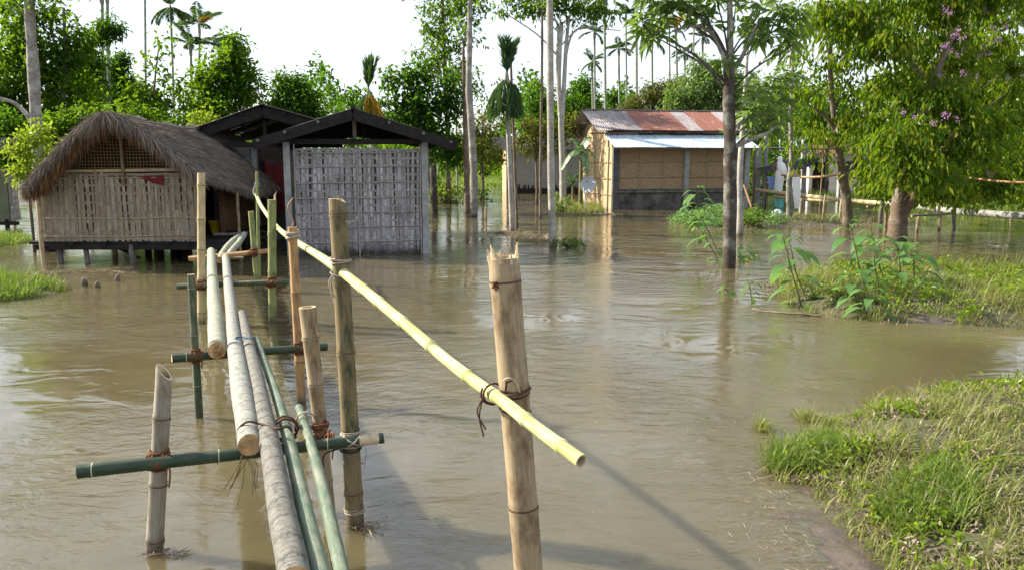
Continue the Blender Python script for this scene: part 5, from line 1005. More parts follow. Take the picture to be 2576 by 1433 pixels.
tree('background_tree','pale green tree mass between the rusty roof end and the umbrella leaved tree',LAB,46,[(1905,430),(1905,260)],[12,6],[(1880,240,60,60),(1930,300,60,50),(1900,350,60,50),(1960,240,40,50)],.28,.42,M['leaf_pale'],M['bark_dark'],3.2,gap=.1)
tree('background_tree','green tree mass behind the V shaped forked tree',LAB,48,[(2080,430),(2080,300)],[12,6],[(2060,290,60,45),(2130,320,60,50),(2040,340,50,40),(2180,260,60,60)],.28,.42,M['leaf_mid'],M['bark_dark'],3.0,gap=.12)
tree('background_tree','low dark tree filling the gap between the black roof and the grey hut roof',LAB,44,[(850,430),(850,340)],[12,6],[(830,310,50,26),(890,300,50,30),(960,310,60,40)],.25,.42,M['leaf_dark'],M['bark_dark'],3.2,gap=.1)
for x,y,rx,ry,d,lb in ((2300,330,90,80,36,'dark tree wall behind the left part of the flowering tree'),(2480,300,110,100,38,'dark tree wall behind the right part of the flowering tree')):
    tree('background_tree',lb,LAB,d,[(x,450),(x,y)],[16,9],[(x,y,rx,ry),(x-40,y+70,rx,50),(x+40,y+80,rx,50),(x,y-110,rx,70)],.26,.42,M['leaf_dark'],M['bark_dark'],3.0,group='dark trees behind the flowering tree')
# ---- right side
tree('umbrella_tree','dark lichen spotted trunk in the water with drooping whorled leaf umbrellas',LAB,14.7,[(1833,672),(1836,520),(1836,380),(1833,260),(1833,150)],[38,34,32,29,26],
 [(1620,65,45,28),(1680,30,50,28),(1660,100,40,20),(1740,25,50,28),(1770,55,35,20),(1900,60,50,30),(1945,95,40,26),(1960,30,60,40),(1840,165,40,22),(1700,-10,90,30),(1850,10,45,22,0,.6),(2000,110,40,25,0,.8),(1795,-20,70,20),(1955,295,30,18),(1915,285,42,24),(1890,250,40,22)],.33,.27,M['leaf_pale'],M['bark_dark'],4.0,style='whorl',cl=9,droop=.35,twigs=5)
um=[x for x in bpy.data.objects if x.name.startswith('umbrella_tree')][0]
for pts,ws in (([(1831,180),(1818,140),(1790,85),(1745,65),(1690,80)],[15,12,10,7,5]),([(1790,85),(1775,40),(1740,20)],[8,6,4]),([(1838,180),(1860,155),(1900,70),(1912,45)],[14,11,7,4]),([(1836,150),(1836,60),(1834,-30)],[17,15,12]),([(1838,330),(1868,308),(1900,297),(1935,288)],[9,8,6,4]),([(1838,375),(1880,356),(1930,335),(1964,312)],[11,10,7,5])):
    P=smooth_path([D(x,y,14.7) for x,y in pts],14); mb=MB(); mb.tube(P,[m(w_,14.7)/2 for w_ in np.interp(np.linspace(0,1,14),np.linspace(0,1,len(ws)),ws)],8); mb.build('limb',M['bark_grey'],um)
tree('umbrella_tree','lower umbrella leaved tree on a slim pale trunk behind the dark lichen trunk',LAB,21,[(1861,533),(1860,450),(1866,350),(1872,250),(1880,120)],[19,17,14,11,7],[(1905,275,45,26),(1935,310,40,26),(1885,330,32,22),(1960,250,35,24),(1900,220,35,22),(1910,335,34,14),(1975,190,45,26)],.32,.27,M['leaf_pale'],M['bark_pale'],3.0,style='whorl',cl=9,droop=.35,twigs=3)
tree('slim_pale_tree','slim pale trunk standing beside the white cloth on the far bridge',LAB,25.5,[(1985,555),(1984,470),(1990,400),(1988,300),(1993,180),(1990,60)],[16,15,13,11,9,6],[(1985,215,45,28),(2020,290,40,28,0,.8),(1960,330,34,24,0,.8),(2030,240,34,26,0,.7),(1990,130,45,28)],.25,.36,M['leaf_flower'],M['bark_grey'],2.6,style='hang',cl=7,lr=.5)
tree('forked_tree','brown V shaped forked tree beside the far log footbridge',LAB,23.5,[(2133,575),(2128,500),(2118,440),(2108,370),(2092,250),(2088,130),(2105,40)],[30,26,24,20,14,10,6],[(2075,140,50,30),(2140,120,45,30),(2055,215,35,25,0,.7),(2130,215,55,30),(2180,160,40,28),(2035,330,40,28),(2085,330,32,22,0,.8),(2150,290,50,30),(2050,385,36,20,0,.7),(2210,230,50,35),(2120,60,60,35),(2040,60,45,30),(2190,330,40,30)],.27,.36,M['leaf_flower'],M['bark_brown'],3.6,style='hang',cl=7,lr=.5)
fo=[x for x in bpy.data.objects if x.name.startswith('forked_tree')][0]
for pts,ws in (([(2122,450),(2140,420),(2165,375),(2190,320),(2205,275)],[17,16,14,12,8]),([(2100,330),(2080,300),(2045,270)],[10,8,5]),([(2098,280),(2115,250),(2160,235)],[8,6,4])):
    P=smooth_path([D(x,y,23.5) for x,y in pts],14); mb=MB(); mb.tube(P,[m(w_,23.5)/2 for w_ in np.interp(np.linspace(0,1,14),np.linspace(0,1,len(ws)),ws)],8); mb.build('limb',M['bark_brown'],fo)
cl_=[]
for y,xs in ((30,range(2250,2600,60)),(95,range(2270,2600,60)),(160,range(2300,2620,60)),(225,range(2260,2620,60)),(290,range(2220,2620,60)),(350,range(2235,2620,60)),(400,range(2240,2620,62)),(440,list(range(2240,2350,50))+list(range(2420,2620,60))),(470,list(range(2490,2620,60)))):
    for x in xs: cl_.append((x+rng.uniform(-22,22),y+rng.uniform(-18,18),48+rng.uniform(-10,10),36+rng.uniform(-8,8),(rng.uniform(-.3,3.0)+(2.5 if x>2420 else 0) if not (x>2345 and y>330) else rng.uniform(5.5,8.5))))
cl_+=[(2400,330,50,34,-.4),(2450,370,48,32,0),(2420,265,50,36,-.3),(2380,210,50,36,-.3),(2490,300,50,40,0),(2255,430,36,26,-1.2),(2300,420,42,28,-1.2),(2345,435,38,26,-1),(2270,380,42,28,-1),(2310,380,45,35,-1),(2360,430,40,30,-.8),(2240,330,45,32,-.8),(2400,470,40,28,-.3),(2300,310,40,30,-.8),(2150,60,60,35,.5),(2110,10,70,30,.5),(2060,20,50,25,1.5),(2200,110,50,30,.5),(2180,20,60,30,1),(2330,-30,160,40),(2500,-30,120,40)]
ft=tree('flowering_tree','huge mauve flowering tree filling the upper right with drooping yellow green leaves',LAB,19.6,[(2258,562),(2262,500),(2285,400),(2330,250),(2400,80)],[56,42,30,22,12],cl_,.235,.40,M['leaf_flower'],M['bark_brown'],9.5,style='hang',cl=8,twigs=2,lr=.3,gap=.12)
mb=MB(); mb.tube(smooth_path([D(2268,540,19.6),D(2290,505,19.5),D(2330,440,19.3),D(2400,330,19)],12),np.linspace(.16,.06,12),9); mb.build('limb',M['bark_brown'],ft)
mb=MB(); LV=[]
for i in range(44):
    x=rng.uniform(2210,2570) if i<12 else rng.uniform(2360,2575); y=rng.uniform(250,480) if i<12 else rng.uniform(10,240); c=D(x,y,rng.uniform(18.0,18.9)+(1.5 if x>2420 else 0)); n=16
    B=c+rng.normal(0,.035,(n,3)); v,f=leafpoly(B,unit(rng.normal(0,1,(n,3))),.045,.035,.2); mb.add(v,f,0,None,False)
mb.build('blossom',M['petal'],ft)
# ---- areca palms
def palm(label,d,bx,byy,cx,cy,wb,wt,s_,style='spread',mat='palm',yellow=0,group='slender betel palms',nf=9,crown=True,name='betel_palm',bark='palm_bark',mid=None):
    base=np.array([D(bx,byy,d)[0],d,0.0]); root=empty(name,base,label,'palm tree',group); T=D(cx,cy,d); mb=MB()
    pts=[np.array([base[0],d,-.3]),D(bx,byy,d)]+([D(mid[0],mid[1],d)] if mid else [])+[T]
    P=smooth_path(pts,30); rr=np.interp(np.linspace(0,1,30),[0,1],[m(wb,d)/2,m(wt,d)/2]); k=np.arange(120)
    P2=smooth_path(list(P),120); r2=np.interp(np.linspace(0,1,120),np.linspace(0,1,30),rr)*(1+.05*(k%3==0)); mb.tube(P2,r2,9); mb.build('trunk',M[bark],root)
    if not crown: return root
    L=m(s_,d); cs=MB(); cs.tube([T-Z(L*.02),T+Z(L*.2),T+Z(L*.42)],[m(wt,d)*.62,m(wt,d)*.75,m(wt,d)*.4],9); cs.build('crownshaft',M['palm_green'],root); T=T+Z(L*.36)
    LVg=MB(); LVy=MB()
    for i in range(nf):
        az=2*math.pi*i/nf+rng.uniform(-.3,.3); h=np.array([math.cos(az),math.sin(az),0])
        if style=='spread': e=rng.uniform(.35,1.45); dr=.62
        elif style=='up': e=(1.47 if i<nf*.4 else -.25); dr=.06 if i<nf*.4 else .95
        else: e=rng.uniform(-.5,1.4); dr=.7
        n=14; t=np.linspace(0,1,n); L2=L*rng.uniform(.85,1.1)*(.72 if style=='up' and e>0 else 1); e=e+(rng.uniform(-.16,.06) if style=='up' and e>0 else 0); ang=np.maximum(e-dr*1.5*(t**1.3 if style!='up' else t**.55),-1.45); seg=L2/n
        xy=np.cumsum(np.cos(ang))*seg; zz=np.cumsum(np.sin(ang))*seg; R_=T+np.outer(xy,h)+np.outer(zz,[0,0,1.0]) - (Z(L*.10) if (style=='up' and e<0) else 0)
        tgt=LVy if i>=nf-yellow else LVg; tgt.tube(R_,np.linspace(m(wt,d)*.11,m(wt,d)*.03,n),4,0)
        Rf=smooth_path(list(R_),42); tang=unit(np.gradient(Rf,axis=0)); side=unit(np.cross(tang,[0,0,1.0])+1e-6*h); u_=np.linspace(0,1,42)
        for sg in (-1,1):
            ll=L*(.42 if style=='up' else .31)*np.sin(math.pi*np.clip(.12+u_*.86,0,1))**.6*rng.uniform(.85,1.1,42); ll=np.full(42,L*.42)*rng.uniform(.8,1.15,42) if style=='up' and e>0 else ll; kk=.2 if style=='up' and e>0 else (.5 if style=='up' else .8); Dr=unit(side*sg*kk+tang*.75+np.array([0,0,-.18 if kk>.3 else .1]) + rng.normal(0,.08,(42,3)))
            v,f=leafpoly(Rf[2:],Dr[2:],ll[2:],L*.038,.1,.30); tgt.add(v,f,0,None,False)
    if LVg.n: LVg.build('crown',M[mat],root)
    if LVy.n: LVy.build('dead_frond',M['palm_y'],root)
    return root
palm('betel palm with ringed trunk and brush like upright spear in the centre of the photo',22,1288,570,1274,228,19,10,100,'up',nf=14,name='betel_palm',group='betel palms with brush like spears')
palm('second thin trunk hugging the ringed central palm',23,1300,560,1283,120,9,6,40,crown=False,bark='bark_brown')
palm('betel palm with an orange dead frond above the grey hut roof',26,938,430,927,262,11,8,88,'up',yellow=3,nf=15,group='betel palms with brush like spears')
for a in (('left trunk of the twin palms cut off by the top edge',36,262,400,257,10,9,7,60,'spread'),('right trunk of the twin palms cut off by the top edge',35,278,400,270,8,9,7,60,'spread'),('slim palm trunk with no visible crown between the twin palms and sapling',40,369,420,364,-60,7,5,60,'spread'),
 ('tall slim palm with crown touching the top edge left of the dark palm pair',34,443,420,430,42,7,5,62,'droop'),('dark palm with yellow fruit stalk, tallest of the trio left of centre',40,498,400,502,90,6,5,66,'spread'),('dark palm with low drooping crown, front one of the trio',32,489,420,480,140,7,6,68,'spread'),('small dark palm at the right of the trio behind the round tree',44,575,400,571,112,6,5,52,'droop'),
 ('palm with layered crown beside the fork tree at top centre',52,1497,420,1495,98,6,5,44,'droop'),('short dark palm below the layered crown palm',54,1493,420,1489,172,6,5,40,'droop'),('tall palm trunk with crown high at the top edge right of the fork tree',48,1524,420,1520,18,7,6,60,'droop'),('isolated palm with round crown against white sky',54,1560,420,1556,140,6,5,42,'droop'),
 ('palm trunk whose crown touches the top edge above the bamboo grove',50,1602,420,1600,10,7,6,60,'spread'),('palm with hanging orange frond behind the umbrella leaves',50,1641,420,1640,120,6,5,50,'droop'),('slim palm behind the umbrella leaves with faded crown',54,1686,420,1683,60,5,4,42,'droop'),('palm with pale yellow crown right of the faded one',52,1708,420,1700,88,6,5,44,'droop'),('palm with dark crown left of the dark lichen trunk',50,1768,420,1767,112,6,5,44,'droop'),('palm with a crown just under the top edge left of the bamboo grove',52,1577,420,1574,52,5,4,44,'spread'),('short palm with its crown just above the bamboo grove',56,1725,420,1722,150,5,4,38,'droop'),('slender palm right of the tall feathery tree',46,1150,470,1146,215,7,5,40,'spread'),('slender palm with its crown among the leaves of the tall feathery tree',50,1102,470,1100,120,7,5,44,'spread'),('slim palm trunk cut by the top edge left of the dark lichen trunk',48,1742,420,1745,5,5,4,40,'spread')):
    palm(*a[:1],*a[1:9],a[9],yellow=1 if 'yellow fruit' in a[0] else 2 if 'orange' in a[0] else (3 if 'pale yellow' in a[0] else 0),nf=10,bark='palm_green')
# ---- banana plants by the satellite dish
def banana(label,d,bx,by_,h,leaves,r):
    b=Wp(bx,by_); b[2]=.05; root=empty('banana_plant',b,label,'plant','banana plants by the satellite dish'); mb=MB(); top=D(h[0],h[1],b[1]); mb.tube(smooth_path([b-Z(.2),(b+top)/2,top],10),np.linspace(r,r*.55,10),9); mb.build('stem',bark_mat('banana_stem',(.08,.07,.03),(.20,.20,.08),(.25,.22,.12),.5,6),root)
    for (x,y,dy,wd) in leaves:
        tip=D(x,y,b[1]+dy); L=np.linalg.norm(tip-top); P=smooth_path([top,(top+tip)/2+Z(L*.28),tip],18); tg=unit(np.gradient(P,axis=0)); sd=unit(np.cross(tg,[0,0,1.0])+1e-6); mb=MB()
        for sg in (-1,1):
            k=0
            while k<17:
                k2=min(17,k+int(rng.integers(2,5))); pts=[]; 
                for j in range(k,k2+1):
                    w_=wd*math.sin(math.pi*min(1,(.08+j/17*.92)))**.55; sag=rng.uniform(.25,.5) if False else .35; g_=.006*(j==k2)
                    pts+=[P[j]+tg[j]*-.012*(j==k2),P[j]+sd[j]*sg*w_-Z(w_*sag)+tg[j]*(.05*w_-.035*(j==k2)+.0)]
                n=k2-k; mb.add(pts,[[2*i,2*i+1,2*i+3,2*i+2] for i in range(n)],0); k=k2
        mb.tube(P,np.linspace(.018,.006,18),5); mb.build('leaf',M['banana'],root)
banana('taller banana plant with torn arching leaves beside the satellite dish',30,1460,532,(1462,380),[(1408,432,-.3,.24),(1500,400,.1,.24),(1488,345,.3,.22),(1430,350,.3,.22),(1478,440,-.4,.2),(1440,395,-.5,.22)],.10)
banana('smaller banana plant with a bright upright leaf left of the taller one',31,1441,520,(1440,460),[(1436,410,.0,.16),(1420,430,-.2,.2),(1470,432,.2,.2),(1410,470,-.3,.15)],.07)
# ---- tall leafy weeds
def weed(label,pts,ln,ws,nl,d=None,group='leafy weeds growing out of the flood water',yl=0,sc=1.0,name='leafy_weed'):
    b=Wp(*pts[0]) if d is None else D(pts[0][0],pts[0][1],d); d_=b[1]; root=empty(name,b,label,'weed',group)
    P=smooth_path([b-Z(.15)]+[D(x,y,d_) for x,y in pts],24); L=m(ln,d_); mb=MB(); mb.tube(P,np.linspace(m(ws,d_)/2,m(ws,d_)*.2,24),6); mb.build('stem',plain('weed_stem',(.12,.13,.05),.7,.3,9),root)
    mb=MB(); my=MB()
    for i in range(nl):
        t=.22+.78*i/(nl-1); j=int(t*23); p=P[j]; az=i*2.4+rng.uniform(-.4,.4); h=np.array([math.cos(az),math.sin(az)*.8,rng.uniform(-.1,.5)]); h/=np.linalg.norm(h); l=L*rng.uniform(.65,1.15)*(1 if t<.9 else .7); w_=l*.42
        st_=p+h*l*.28; s_=unit(np.cross(h,[0,0,1.0])); n_=np.cross(s_,h); q_=[]
        for u,wf,dz in ((0,.0,0),(.18,.8,-.02),(.4,1.0,-.12),(.7,.62,-.32),(1,0,-.58)):
            c=st_+h*l*u*(1-.25*u)+Z(l*dz*1.0); q_+=[c-s_*w_/2*wf+n_*w_*.12*wf,c,c+s_*w_/2*wf+n_*w_*.12*wf]
        tgt=my if (yl and i<yl) else mb
        tgt.add(q_,[[3*k,3*k+1,3*k+4,3*k+3] for k in range(4)]+[[3*k+1,3*k+2,3*k+5,3*k+4] for k in range(4)]); tgt.tube([p,st_],[.004,.003],4)
    mb.build('foliage',M['weed'],root)
    if my.n: my.build('yellow_leaf',M['yellow_leaf'],root)
W1='tall leafy weeds on the grassy islet'
for lb,pts,n,yl in (('leftmost tall weed of the grassy islet leaning left',[(2015,770),(1995,700),(1975,620),(1965,590)],11,1),('paired stem just right of the leftmost islet weed',[(2030,760),(2003,690),(1992,640),(1982,600)],9,0),('tallest islet weed curving up to the V shaped tree',[(2185,775),(2165,690),(2145,600),(2130,540)],13,2),('short weed at the foot of the tallest islet weed',[(2170,785),(2150,730),(2135,690)],6,1),('islet weed leaning left beside the tallest one',[(2240,745),(2215,680),(2195,610),(2190,570)],11,0),('dark bushy islet weed with many leaves right of the leaning one',[(2270,760),(2265,690),(2258,630),(2252,600)],14,0),('slim islet weed between the tallest weed and the leaning one',[(2215,770),(2205,700),(2198,650),(2200,610)],10,0),('leafy islet weed at the front edge with a yellow lower leaf',[(2190,800),(2192,760),(2186,720)],7,2),('broad islet weed low in the middle of the islet',[(2325,770),(2330,735),(2335,705)],8,0),('low broad leaved plant at the right of the islet',[(2400,745),(2402,720),(2398,700)],8,0),('rightmost islet weed with small leaves',[(2300,745),(2298,680),(2300,640),(2305,625)],9,0)):
    weed(lb,pts,70,6,n+5,None,W1,yl)
W2='leafy weeds around the dark lichen trunk'
for lb,pts,n,yl in (('tall weed left of the dark lichen trunk with leaning stem',[(1815,660),(1790,600),(1765,550),(1745,500)],12,1),('bushy weed beside the leaning stem left of the dark trunk',[(1805,655),(1775,600),(1755,570),(1735,560)],9,1),('upright broad leaved weed above the green mound',[(1765,560),(1762,520),(1755,490),(1748,478)],8,0),('low weed drooping right of the dark lichen trunk',[(1860,655),(1862,630),(1866,610)],7,2),('small sprout right of the dark trunk standing in the water',[(1896,652),(1898,640),(1900,630)],3,0)):
    weed(lb,pts,54 if n>5 else 30,4,n+3,None,W2,yl)
for lb,pts,n in (('small leafy weed standing alone left of the grassy islet',[(1890,757),(1886,725),(1882,705)],9),('tiny lime weed left of the small leafy weed',[(1832,742),(1826,728),(1820,722)],6)): weed(lb,pts,36,4,n+2,None,'small weeds in the open water')
weed('broad leaved weed in front of the V shaped tree foot',[(2128,560),(2140,540),(2132,525)],40,5,7,None,'leafy weeds around the dark lichen trunk')
# ---- low bushes, floating mats
def bush(name,label,x,y,d,rx,ry,L,mat,dens=2.2,group=None,cat='bush',ratio=.5,style='leaf'):
    b=D(x,y,d); b[2]=0; root=empty(name,b,label,cat,group); R3=np.array([m(rx,d),m(rx,d)*.6,m(ry,d)]); lp=L*F/d; n=int(dens*math.pi*rx*ry/(lp*lp*ratio*.5)); nc=max(4,n//9); c=sphere_pts(nc,.5)*R3+b+Z(R3[2]*.55); c[:,2]=np.maximum(c[:,2],.03)
    B=np.repeat(c,9,0)+rng.normal(0,L*.5,(nc*9,3)); B[:,2]=np.maximum(B[:,2],.01); Dr=unit(rng.normal(0,.7,B.shape)+np.array([0,0,.3])); v,f=leafpoly(B,Dr,L*rng.uniform(.6,1.2,len(B)),L*ratio,.2,.2); mb=MB(); mb.add(v,f,0,None,False); mb.build('foliage',mat,root)
    st=MB(); st.tube([b-Z(.2),b+Z(.02),b+Z(R3[2]*.6)],[.03,.025,.012],6)
    for q_ in c[:8]: st.tube(smooth_path([b,(b+q_)/2+Z(.05),q_],5),[.015,.012,.01,.007,.004],4)
    st.build('stem',M['bark_brown'],root); return root
bush('small_bush','small dark bush at the foot of the mossy trunk',1428,622,17.9,42,20,.09,M['leaf_mid'],1.6)
bush('small_bush','leafy bush left of the banana plants',1410,535,30,32,34,.13,M['leaf_pale'],1.5)
bush('low_bush','bright green bush on the weedy mound right of the dark trunk',1885,572,23.3,48,34,.12,M['leaf_mid'],1.8,'bushes on the weedy mound'); bush('low_bush','green bush on the weedy mound left of the dark trunk',1740,572,23.3,50,30,.13,M['weed'],1.6,'bushes on the weedy mound')
bush('low_bush','lush green bush at the water right of the grey woven hut',1120,508,36,52,40,.18,M['leaf_lime'],1.8,'bushes along the far waterline'); bush('low_bush','dark bush behind the lush bush right of the grey hut',1075,490,40,50,55,.2,M['leaf_mid'],1.8,'bushes along the far waterline')
bush('low_bush','shaded bush between the bare grey trunks',1210,510,38,30,40,.16,M['leaf_dark'],1.2,'bushes along the far waterline')
bush('low_bush','green bush on the far right bank under the flowering tree',2430,500,30,90,40,.16,M['leaf_lime'],1.5,'bushes on the far right bank'); bush('low_bush','green bush at the right edge behind the far handrail',2560,505,29,60,50,.16,M['leaf_mid'],1.5,'bushes on the far right bank')
bush('low_bush','shrubbery darkened in place of the shaded shelter interior behind the woman and black tarpaulin',1960,470,44,60,110,.22,M['leaf_dark'],1.7,'bushes behind the washing'); bush('low_bush','green shrubbery right of the white cottage wall',2200,480,40,70,120,.22,M['leaf_mid'],1.8,'bushes behind the washing'); bush('low_bush','shadowed shrub left of the woman',1890,470,44,40,80,.22,M['leaf_mid'],1.5,'bushes behind the washing')  # first bush darkened to stand in for the shaded shelter interior
# woodland far behind, one unbroken mass
N=70000; az=rng.uniform(-.75,.80,N); dd_=rng.uniform(95,135,N); prof=8.5+3.2*np.sin(az*23)+2.2*np.sin(az*51+1)+1.5*np.sin(az*97); hh=prof*rng.uniform(0,1,N)**.75
B=np.stack([az*dd_,dd_,hh],-1); v,f=leafpoly(B,unit(rng.normal(0,1,(N,3))),rng.uniform(.45,.95,N),rng.uniform(.3,.55,N),.2); mb=MB(); mb.add(v,f,0,None,False); tag(mb.build('woodland',M['leaf_dark']),'far green woodland closing the view along the horizon','woodland',None,'stuff')
N=15000; az=rng.uniform(-.75,.80,N); dd_=rng.uniform(76,95,N); hh=(2.6+1.2*np.sin(az*31)+.8*np.sin(az*77))*rng.uniform(0,1,N)
B=np.stack([az*dd_,dd_,hh],-1); v,f=leafpoly(B,unit(rng.normal(0,1,(N,3))),rng.uniform(.5,1.1,N),rng.uniform(.3,.6,N),.2); mb=MB(); mb.add(v,f,0,None,False); tag(mb.build('undergrowth',M['leaf_mid']),'green undergrowth along the far field edge','undergrowth',None,'stuff')
# ---- grass
def grass(name,label,poly,n,h,wd,mat,bbox=None,inset=-.02,lean=.45,tall=.15,dens_noise=True,dmax=None):
    P=np.array(poly); lo,hi=P.min(0),P.max(0)
    if bbox: lo=np.maximum(lo,bbox[:2]); hi=np.minimum(hi,bbox[2:])
    X=rng.uniform(lo[0],hi[0],n*4); Y=rng.uniform(lo[1],hi[1],n*4); sd=sdist(poly,X,Y)+vn(X,Y,4,3)*.12
    nz=vn(X,Y,7,33); k=(sd>inset)&(rng.uniform(-.9,.9,len(X))*.6<nz*1.6+.26 if dens_noise else True); X,Y=X[k][:n],Y[k][:n]; Zh=np.maximum(hgt(X,Y),-.02); N=len(X)
    az=rng.uniform(0,6.28,N); a1=rng.uniform(.05,lean,N); d0=unit(np.stack([np.cos(az)*a1,np.sin(az)*a1,np.ones(N)],-1)); H=h*rng.uniform(.35,1.2,N)*(1+.9*np.clip(vn(X,Y,2.2,44),-.6,1)); 
    tl=rng.uniform(0,1,N)<tall; H=np.where(tl,H*1.7,H); W_=wd*rng.uniform(.6,1.3,N); side=unit(np.cross(d0,np.stack([np.cos(az),np.sin(az),np.zeros(N)],-1)+.001)); out=np.stack([np.cos(az),np.sin(az),np.zeros(N)],-1); cv=rng.uniform(.1,.9,N)*H
    b=np.stack([X,Y,Zh-.01],-1); V=[]
    for t,w_ in ((0,1),(.35,.85),(.7,.6),(1,0)):
        c=b+d0*(H*t)[:,None]+out*(cv*t**2.2)[:,None]-np.array([0,0,1.0])*(cv*.55*t**3)[:,None]
        V+= [c-side*(W_*w_/2)[:,None],c+side*(W_*w_/2)[:,None]] if w_>0 else [c]
    v=np.stack(V,1).reshape(-1,3); i=np.arange(N)[:,None]*7; mb=MB()
    f4=np.concatenate([i+np.array([[0,1,3,2]]),i+np.array([[2,3,5,4]])]); f3=i+np.array([[4,5,6]])
    mb.add(v,f4,0,None,True); mb.V.append(np.zeros((0,3))); mb.Fc.append((f3,0,None,True)); return tag(mb.build(name,mat),label,'grass',None,'stuff')
grass('grass','pale seeding grass covering the near right bank',BANK,42000,.105,.008,M['grass'],(1.5,2.6,8.5,9.0),inset=-.12,tall=.16)
grass('lush_grass','fresh green grass patches on the near right bank',[tuple(Wp(x,y)[:2]) for x,y in ((2190,1300),(2350,1240),(2440,1290),(2400,1390),(2300,1400))],2600,.115,.009,M['grass_lush'],tall=.1)
grass('lush_grass','fresh green tongue of grass on the near bank point',[tuple(Wp(x,y)[:2]) for x,y in ((1915,1180),(1990,1125),(2110,1140),(2120,1210),(2000,1200))],2200,.12,.007,M['grass_lush'],tall=.1)
grass('dead_grass','matted dead straw among the near bank grass',BANK,13000,.12,.010,M['straw'],(1.5,2.6,8.5,9.0),lean=2.5,tall=.05)
grass('grass','tufted grass of the islet with the tall weeds',ISLE,15000,.20,.009,M['grass'],None,tall=.15)
grass('lush_grass','fresh green grass on the islet with the tall weeds',ISLE,5000,.17,.011,M['grass_lush'],None,tall=.1)
grass('dead_grass','matted dead straw along the islet waterline',ISLE,11000,.13,.012,M['straw'],None,-.22,2.5,.05)
grass('grass','grass clump on the left bank before the thatched hut',LEFT1,5000,.22,.010,M['grass_lush'],None)
grass('grass','grass on the small bank left of the thatched hut',LEFT2,4000,.16,.012,M['grass_lush'],None)
grass('weed_mat','weedy mat between the dark lichen trunk and V shaped tree',MIDI,5000,.14,.014,M['grass'],None); grass('dead_grass','dead straw drifted along the weedy mat',MIDI,6000,.12,.018,M['straw'],None,-.5,2.5,.05)
grass('weed_mat','weeds at the foot of the banana plants',BAN,3500,.28,.02,M['grass'],None); grass('grass','tall grass along the far waterline right of the grey hut',FAR1,5000,.4,.03,M['grass_lush'],None)
grass('field_grass','bright grass of the far field beyond the shed',[(-9,60),(3,60),(6,80),(-12,80)],7000,.45,.07,M['grass_lush'],None)
grass('field_grass','bright grass of the far right bank under the flowering tree',[(14,27),(24,27),(30,45),(16,45)],7000,.35,.04,M['grass_lush'],None)
def ground_weeds(name,label,poly,n,L,mat,bbox=None,zc=.05):
    P=np.array(poly); lo,hi=P.min(0),P.max(0)
    if bbox: lo=np.maximum(lo,bbox[:2]); hi=np.minimum(hi,bbox[2:])
    X=rng.uniform(lo[0],hi[0],n*5); Y=rng.uniform(lo[1],hi[1],n*5); k=(sdist(poly,X,Y)>.02)&(vn(X,Y,5,61)>rng.uniform(-.1,.5,len(X))); X,Y=X[k][:n],Y[k][:n]; Zh=np.maximum(hgt(X,Y),0)
    c=np.stack([X,Y,Zh+rng.uniform(.01,zc,len(X))],-1); B=np.repeat(c,7,0)+rng.normal(0,L*.45,(len(c)*7,3))*[1,1,.6]; Dr=unit(rng.normal(0,.8,B.shape)+np.array([0,0,.35])); v,f=leafpoly(B,Dr,L*rng.uniform(.5,1.3,len(B)),L*.42*rng.uniform(.7,1.3,len(B)),.2,.3); mb=MB(); mb.add(v,f,0,None,False); return tag(mb.build(name,mat),label,'weeds',None,'stuff')
ground_weeds('broad_weeds','broad leaved weeds scattered through the near bank grass',BANK,1500,.06,M['leaf_lime'],(1.5,2.6,8.5,9.0),.09)
ground_weeds('broad_weeds','broad leaved weeds filling the islet grass',ISLE,650,.10,M['leaf_lime'],None,.2)
ground_weeds('withered_weeds','withered grey leaves trampled into the near bank',BANK,1100,.05,M['straw'],(1.5,2.6,8.5,9.0),.05)
ground_weeds('broad_weeds','leafy creepers of the weedy mat',MIDI,420,.14,M['weed'],(3.5,15,8.4,30),.22)
for (x,y,r),lb in zip(((1916,1078,.05),(2030,1052,.09),(2085,1062,.06)),('single grass sprig standing in the water off the near bank','small grass tuft in the water near the bank corner','sparse grass tuft between the bank corner and the open water')):
    c=Wp(x,y); tf_=grass('grass_tuft',lb,[(c[0]-r,c[1]-r),(c[0]+r,c[1]-r),(c[0]+r,c[1]+r),(c[0]-r,c[1]+r)],int(260*r/.09),.11,.008,M['grass'],None,-.05,dens_noise=False); del tf_['kind']; tf_['category']='grass tuft'
# ---- flotsam
def flotsam(name,label,pts,n,L,spread):
    P=smooth_path([Wp(x,y,.01) for x,y in pts],40); B=P[rng.integers(0,40,n)]+rng.normal(0,1,(n,3))*[spread,spread*.8,0]; B[:,2]=rng.uniform(.0,.03,n); Dr=unit(rng.normal(0,1,(n,3))*[1,1,.12]); v,f=blades(B,Dr,L*rng.uniform(.4,1.3,n),L*.08); mb=MB(); mb.add(v,f,0,None,False); return tag(mb.build(name,M['straw']),label,'flotsam',None,'stuff')
flotsam('floating_straw','line of straw scum drifting before the thatched hut',[(-30,702),(60,692),(160,684),(260,682),(330,684)],1400,.12,.14); flotsam('floating_straw','raft of debris caught at the ringed palm foot',[(1270,585),(1310,590),(1360,598)],1200,.16,.22)
flotsam('floating_straw','scattered straw and leaf bits drifting on the open brown water',[(700,900),(1200,800),(1700,900),(1500,1150),(2000,1000),(2200,880)],420,.035,.9)
flotsam('floating_straw','twigs and straw caught at the foot of the dark mossy post',[(880,1322),(920,1328),(965,1312)],70,.07,.03)
flotsam('floating_straw','twigs and straw caught at the foot of the grey slant cut post',[(375,1388),(420,1392),(470,1388)],60,.06,.02)
flotsam('floating_straw','straw scum stranded along the muddy bank edge',[(1915,1190),(1930,1290),(1975,1370),(2060,1440)],260,.05,.10)
flotsam('floating_straw','debris line at the banana plants',[(1400,535),(1470,540),(1520,538)],500,.25,.3)
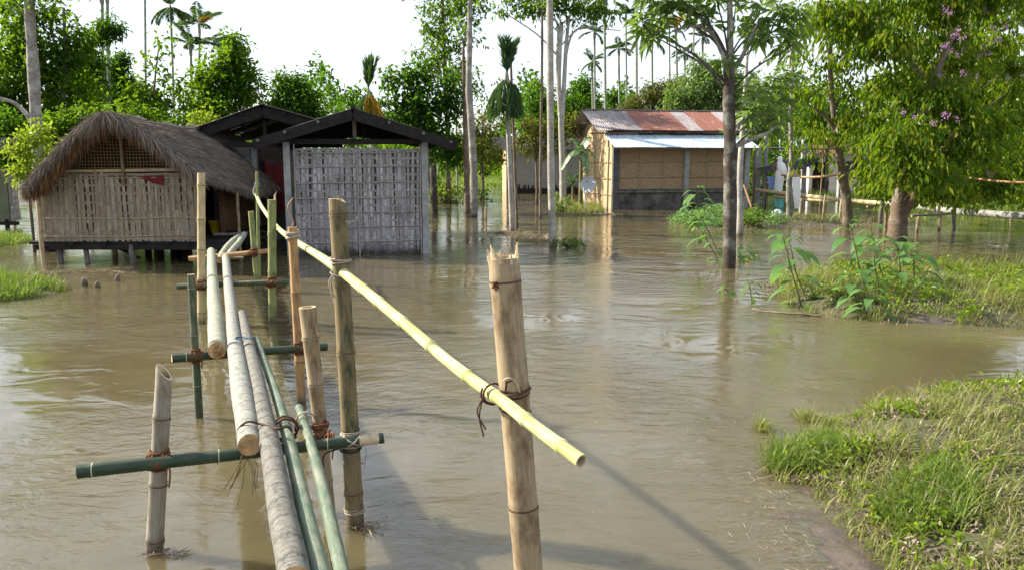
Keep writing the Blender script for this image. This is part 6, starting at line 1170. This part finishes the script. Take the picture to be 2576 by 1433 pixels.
for i,(x,y,r,h,lb) in enumerate(((213,718,.05,.12,'short pale stump standing in the water before the thatched hut'),(245,722,.05,.05,'low flat stump right of the short pale stump'),(296,706,.035,.10,'small forked stump poking out of the brown water'),(150,728,.06,.08,'dark stump at the tip of the left grass clump'))):
    b=Wp(x,y); mb=MB(); mb.tube(smooth_path([b-Z(.3),b+Z(h*.5),b+Z(h)+np.array([.02,0,0])],8),np.linspace(r*1.2,r*.75,8),9,cap=1)
    if i==2: mb.tube([b+Z(.03),b+np.array([.05,0,.17])],[.02,.01],6,1)
    tag(mb.build('stump',[M['bark_grey'],M['cutlog']]),lb,'stump','stumps before the thatched hut')
P=smooth_path([Wp(1889,778,.03),Wp(1960,786,.025),Wp(2040,791,.015),Wp(2088,798,.0)],20); mb=MB(); mb.tube(P+rng.normal(0,.004,P.shape),np.linspace(.012,.018,20),7); tag(mb.build('floating_stick',M['bam_yellow']),'pale stick floating in front of the grassy islet','stick')
for x,y,h,r,lb in ((1222,548,.9,.04,'short bamboo stake right of the pale grey bare trunk'),(1098,508,2.2,.07,'leaning grey post at the waterline right of the grey hut')):
    b=Wp(x,y+5); mb=MB(); mb.tube(smooth_path([b-Z(.3),b+Z(h*.5)+np.array([-.03*h*5,0,0]) if h>1 else b+Z(h*.2),b+Z(h)+np.array([-.16*h,0,0]) if h>1 else b+Z(h*.45)],8),r,8); tag(mb.build('stake',M['bam_orange'] if h<1 else M['timber_g']),lb,'stake')
b=D(37,520,24); jc=empty('jerrycan',b,'pale yellow plastic container hanging at the left outbuilding','container'); mb=MB(); h=.42; prof=[(.14,-.42),(.155,-.39),(.155,-.08),(.13,-.02),(.05,.0),(.05,.04)]
th=np.linspace(0,2*math.pi,18,endpoint=False); V=np.array([[b[0]+r*math.cos(a),b[1]+r*.7*math.sin(a),b[2]+z] for r,z in prof for a in th]); mb.add(V,[[i*18+j,i*18+(j+1)%18,(i+1)*18+(j+1)%18,(i+1)*18+j] for i in range(5) for j in range(18)]); mb.add(V[:18],np.arange(18)[::-1]); mb.build('body',plain('plastic_cream',(.62,.60,.42),.45,.15,5),jc)
mb=MB(); mb.tube([b+Z(.04),b+Z(.08)],[.045,.045],10); mb.build('cap',M['timber_g'],jc)
